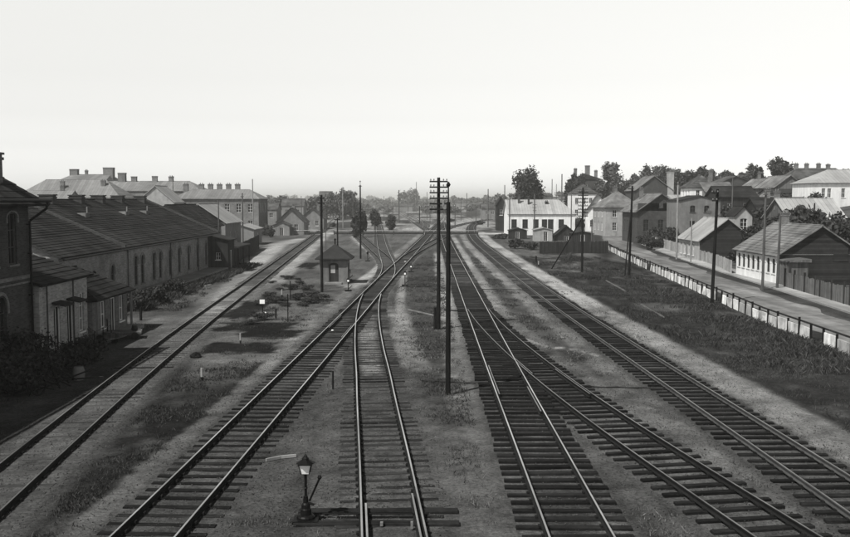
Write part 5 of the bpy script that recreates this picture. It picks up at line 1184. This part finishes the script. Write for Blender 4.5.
right = x > 13.5
blades('short_grass', 'short dark grass growing between the tracks', x[~right], y[~right], .05 + .06 * rng.random((~right).sum()), 'grass')
blades('field_weeds', 'rough dark weeds filling the field beside the white slab fence', x[right], y[right], .03 + .2 * smooth(.45, .75, fbm(x[right], y[right], 3.5, 8)) * rng.random(right.sum()) + .03, 'grass', 9, .16)
x, y = scatter(14000, 15.5, 22, 42, 150, 1.3); d = street_x(y) - x; kp = (d > .15) & (rng.random(len(x)) < np.exp(-d / 1.6)) & (fbm(x, y, 2.2, 61) > .45); x, y = x[kp], y[kp]
blades('tall_weeds', 'taller dark weeds crowding against the white slab fence', x, y, .08 + .2 * rng.random(len(x)), 'grass', 22, .22)
x, y = scatter(26000, -5, 13, 19, 90); v_, g_ = ground_value(x, y); ntr = np.full(len(x), 9.0)
for k in TR: ntr = np.minimum(ntr, np.where((y > yrange(k)[0]) & (y < yrange(k)[1]), np.abs(x - cx(k, y)), 9))
kp = (ntr > 1.7) & (fbm(x, y, 1.6, 71) > .56); blades('dry_grass', 'sparse dry grass tufts along the cinder paths', x[kp], y[kp], .04 + .07 * rng.random(kp.sum()), 'grass_dry', 4, .05)
x, y = scatter(9000, -24, -14.5, 36, 110, 1.2); kp = (x < cx('main_left', y) - 2.6) & (fbm(x, y, 2.5, 91) > .52); blades('yard_weeds', 'patchy weeds in the yard before the brick buildings', x[kp], y[kp], .08 + .12 * rng.random(kp.sum()), 'grass', 5)
x, y = scatter(9000, -23.6, -19.5, 66, 112, 1.0); kp = np.abs(x + 21.9) < 1.0 + .8 * fbm(x, y, 2, 12); blades('platform_weeds', 'dark overgrown weeds along the foot of the warehouse platform', x[kp], y[kp], .12 + .3 * rng.random(kp.sum()), 'grass', 14, .2)
# loose ballast stones
x, y = scatter(75000, -15, 14, 18, 75, 1.5); v_, g_ = ground_value(x, y); kp = (g_ < .35); x, y = x[kp], y[kp]; n = len(x)
r = .008 + .024 * rng.random(n) ** 2; base_ = np.array([[1, 0, 0], [-.4, .9, 0], [-.5, -.8, 0], [.1, .05, .9], [.2, -.1, -.6]]); an = rng.random(n) * 6.283
c, s = np.cos(an), np.sin(an); P = base_[None] * (.75 + .5 * rng.random((n, 5, 1))); PX = P[:, :, 0] * c[:, None] - P[:, :, 1] * s[:, None]; PY = P[:, :, 0] * s[:, None] + P[:, :, 1] * c[:, None]
v = np.stack([x[:, None] + PX * r[:, None], y[:, None] + PY * r[:, None], .0 + P[:, :, 2] * r[:, None]], -1).reshape(-1, 3)
tri = np.array([[0, 1, 3], [1, 2, 3], [2, 0, 3], [1, 0, 4], [2, 1, 4], [0, 2, 4]]); f = (np.arange(n)[:, None, None] * 5 + tri[None]).reshape(-1, 3)
tag(np_mesh('loose_gravel', v, f, M['gravel']), 'loose ballast stones and cinders scattered over the track beds', 'gravel', kind='stuff')

# ------------------------------------------------------------------ haze
m = MB(); m.box(-4000, 4000, -400, 4000, -2.5, 27)
hz = m.build('haze', []); tag(hz, 'thin summer haze over the yard and town', 'haze', kind='stuff')
hm = bpy.data.materials.new('haze_air'); hm.use_nodes = True; N = hm.node_tree.nodes; N.clear()
pv = N.new('ShaderNodeVolumePrincipled'); pv.inputs['Density'].default_value = .00034; pv.inputs['Color'].default_value = (1, 1, .97, 1); pv.inputs['Anisotropy'].default_value = .3
mo = N.new('ShaderNodeOutputMaterial'); hm.node_tree.links.new(pv.outputs[0], mo.inputs['Volume']); hz.data.materials.append(hm)
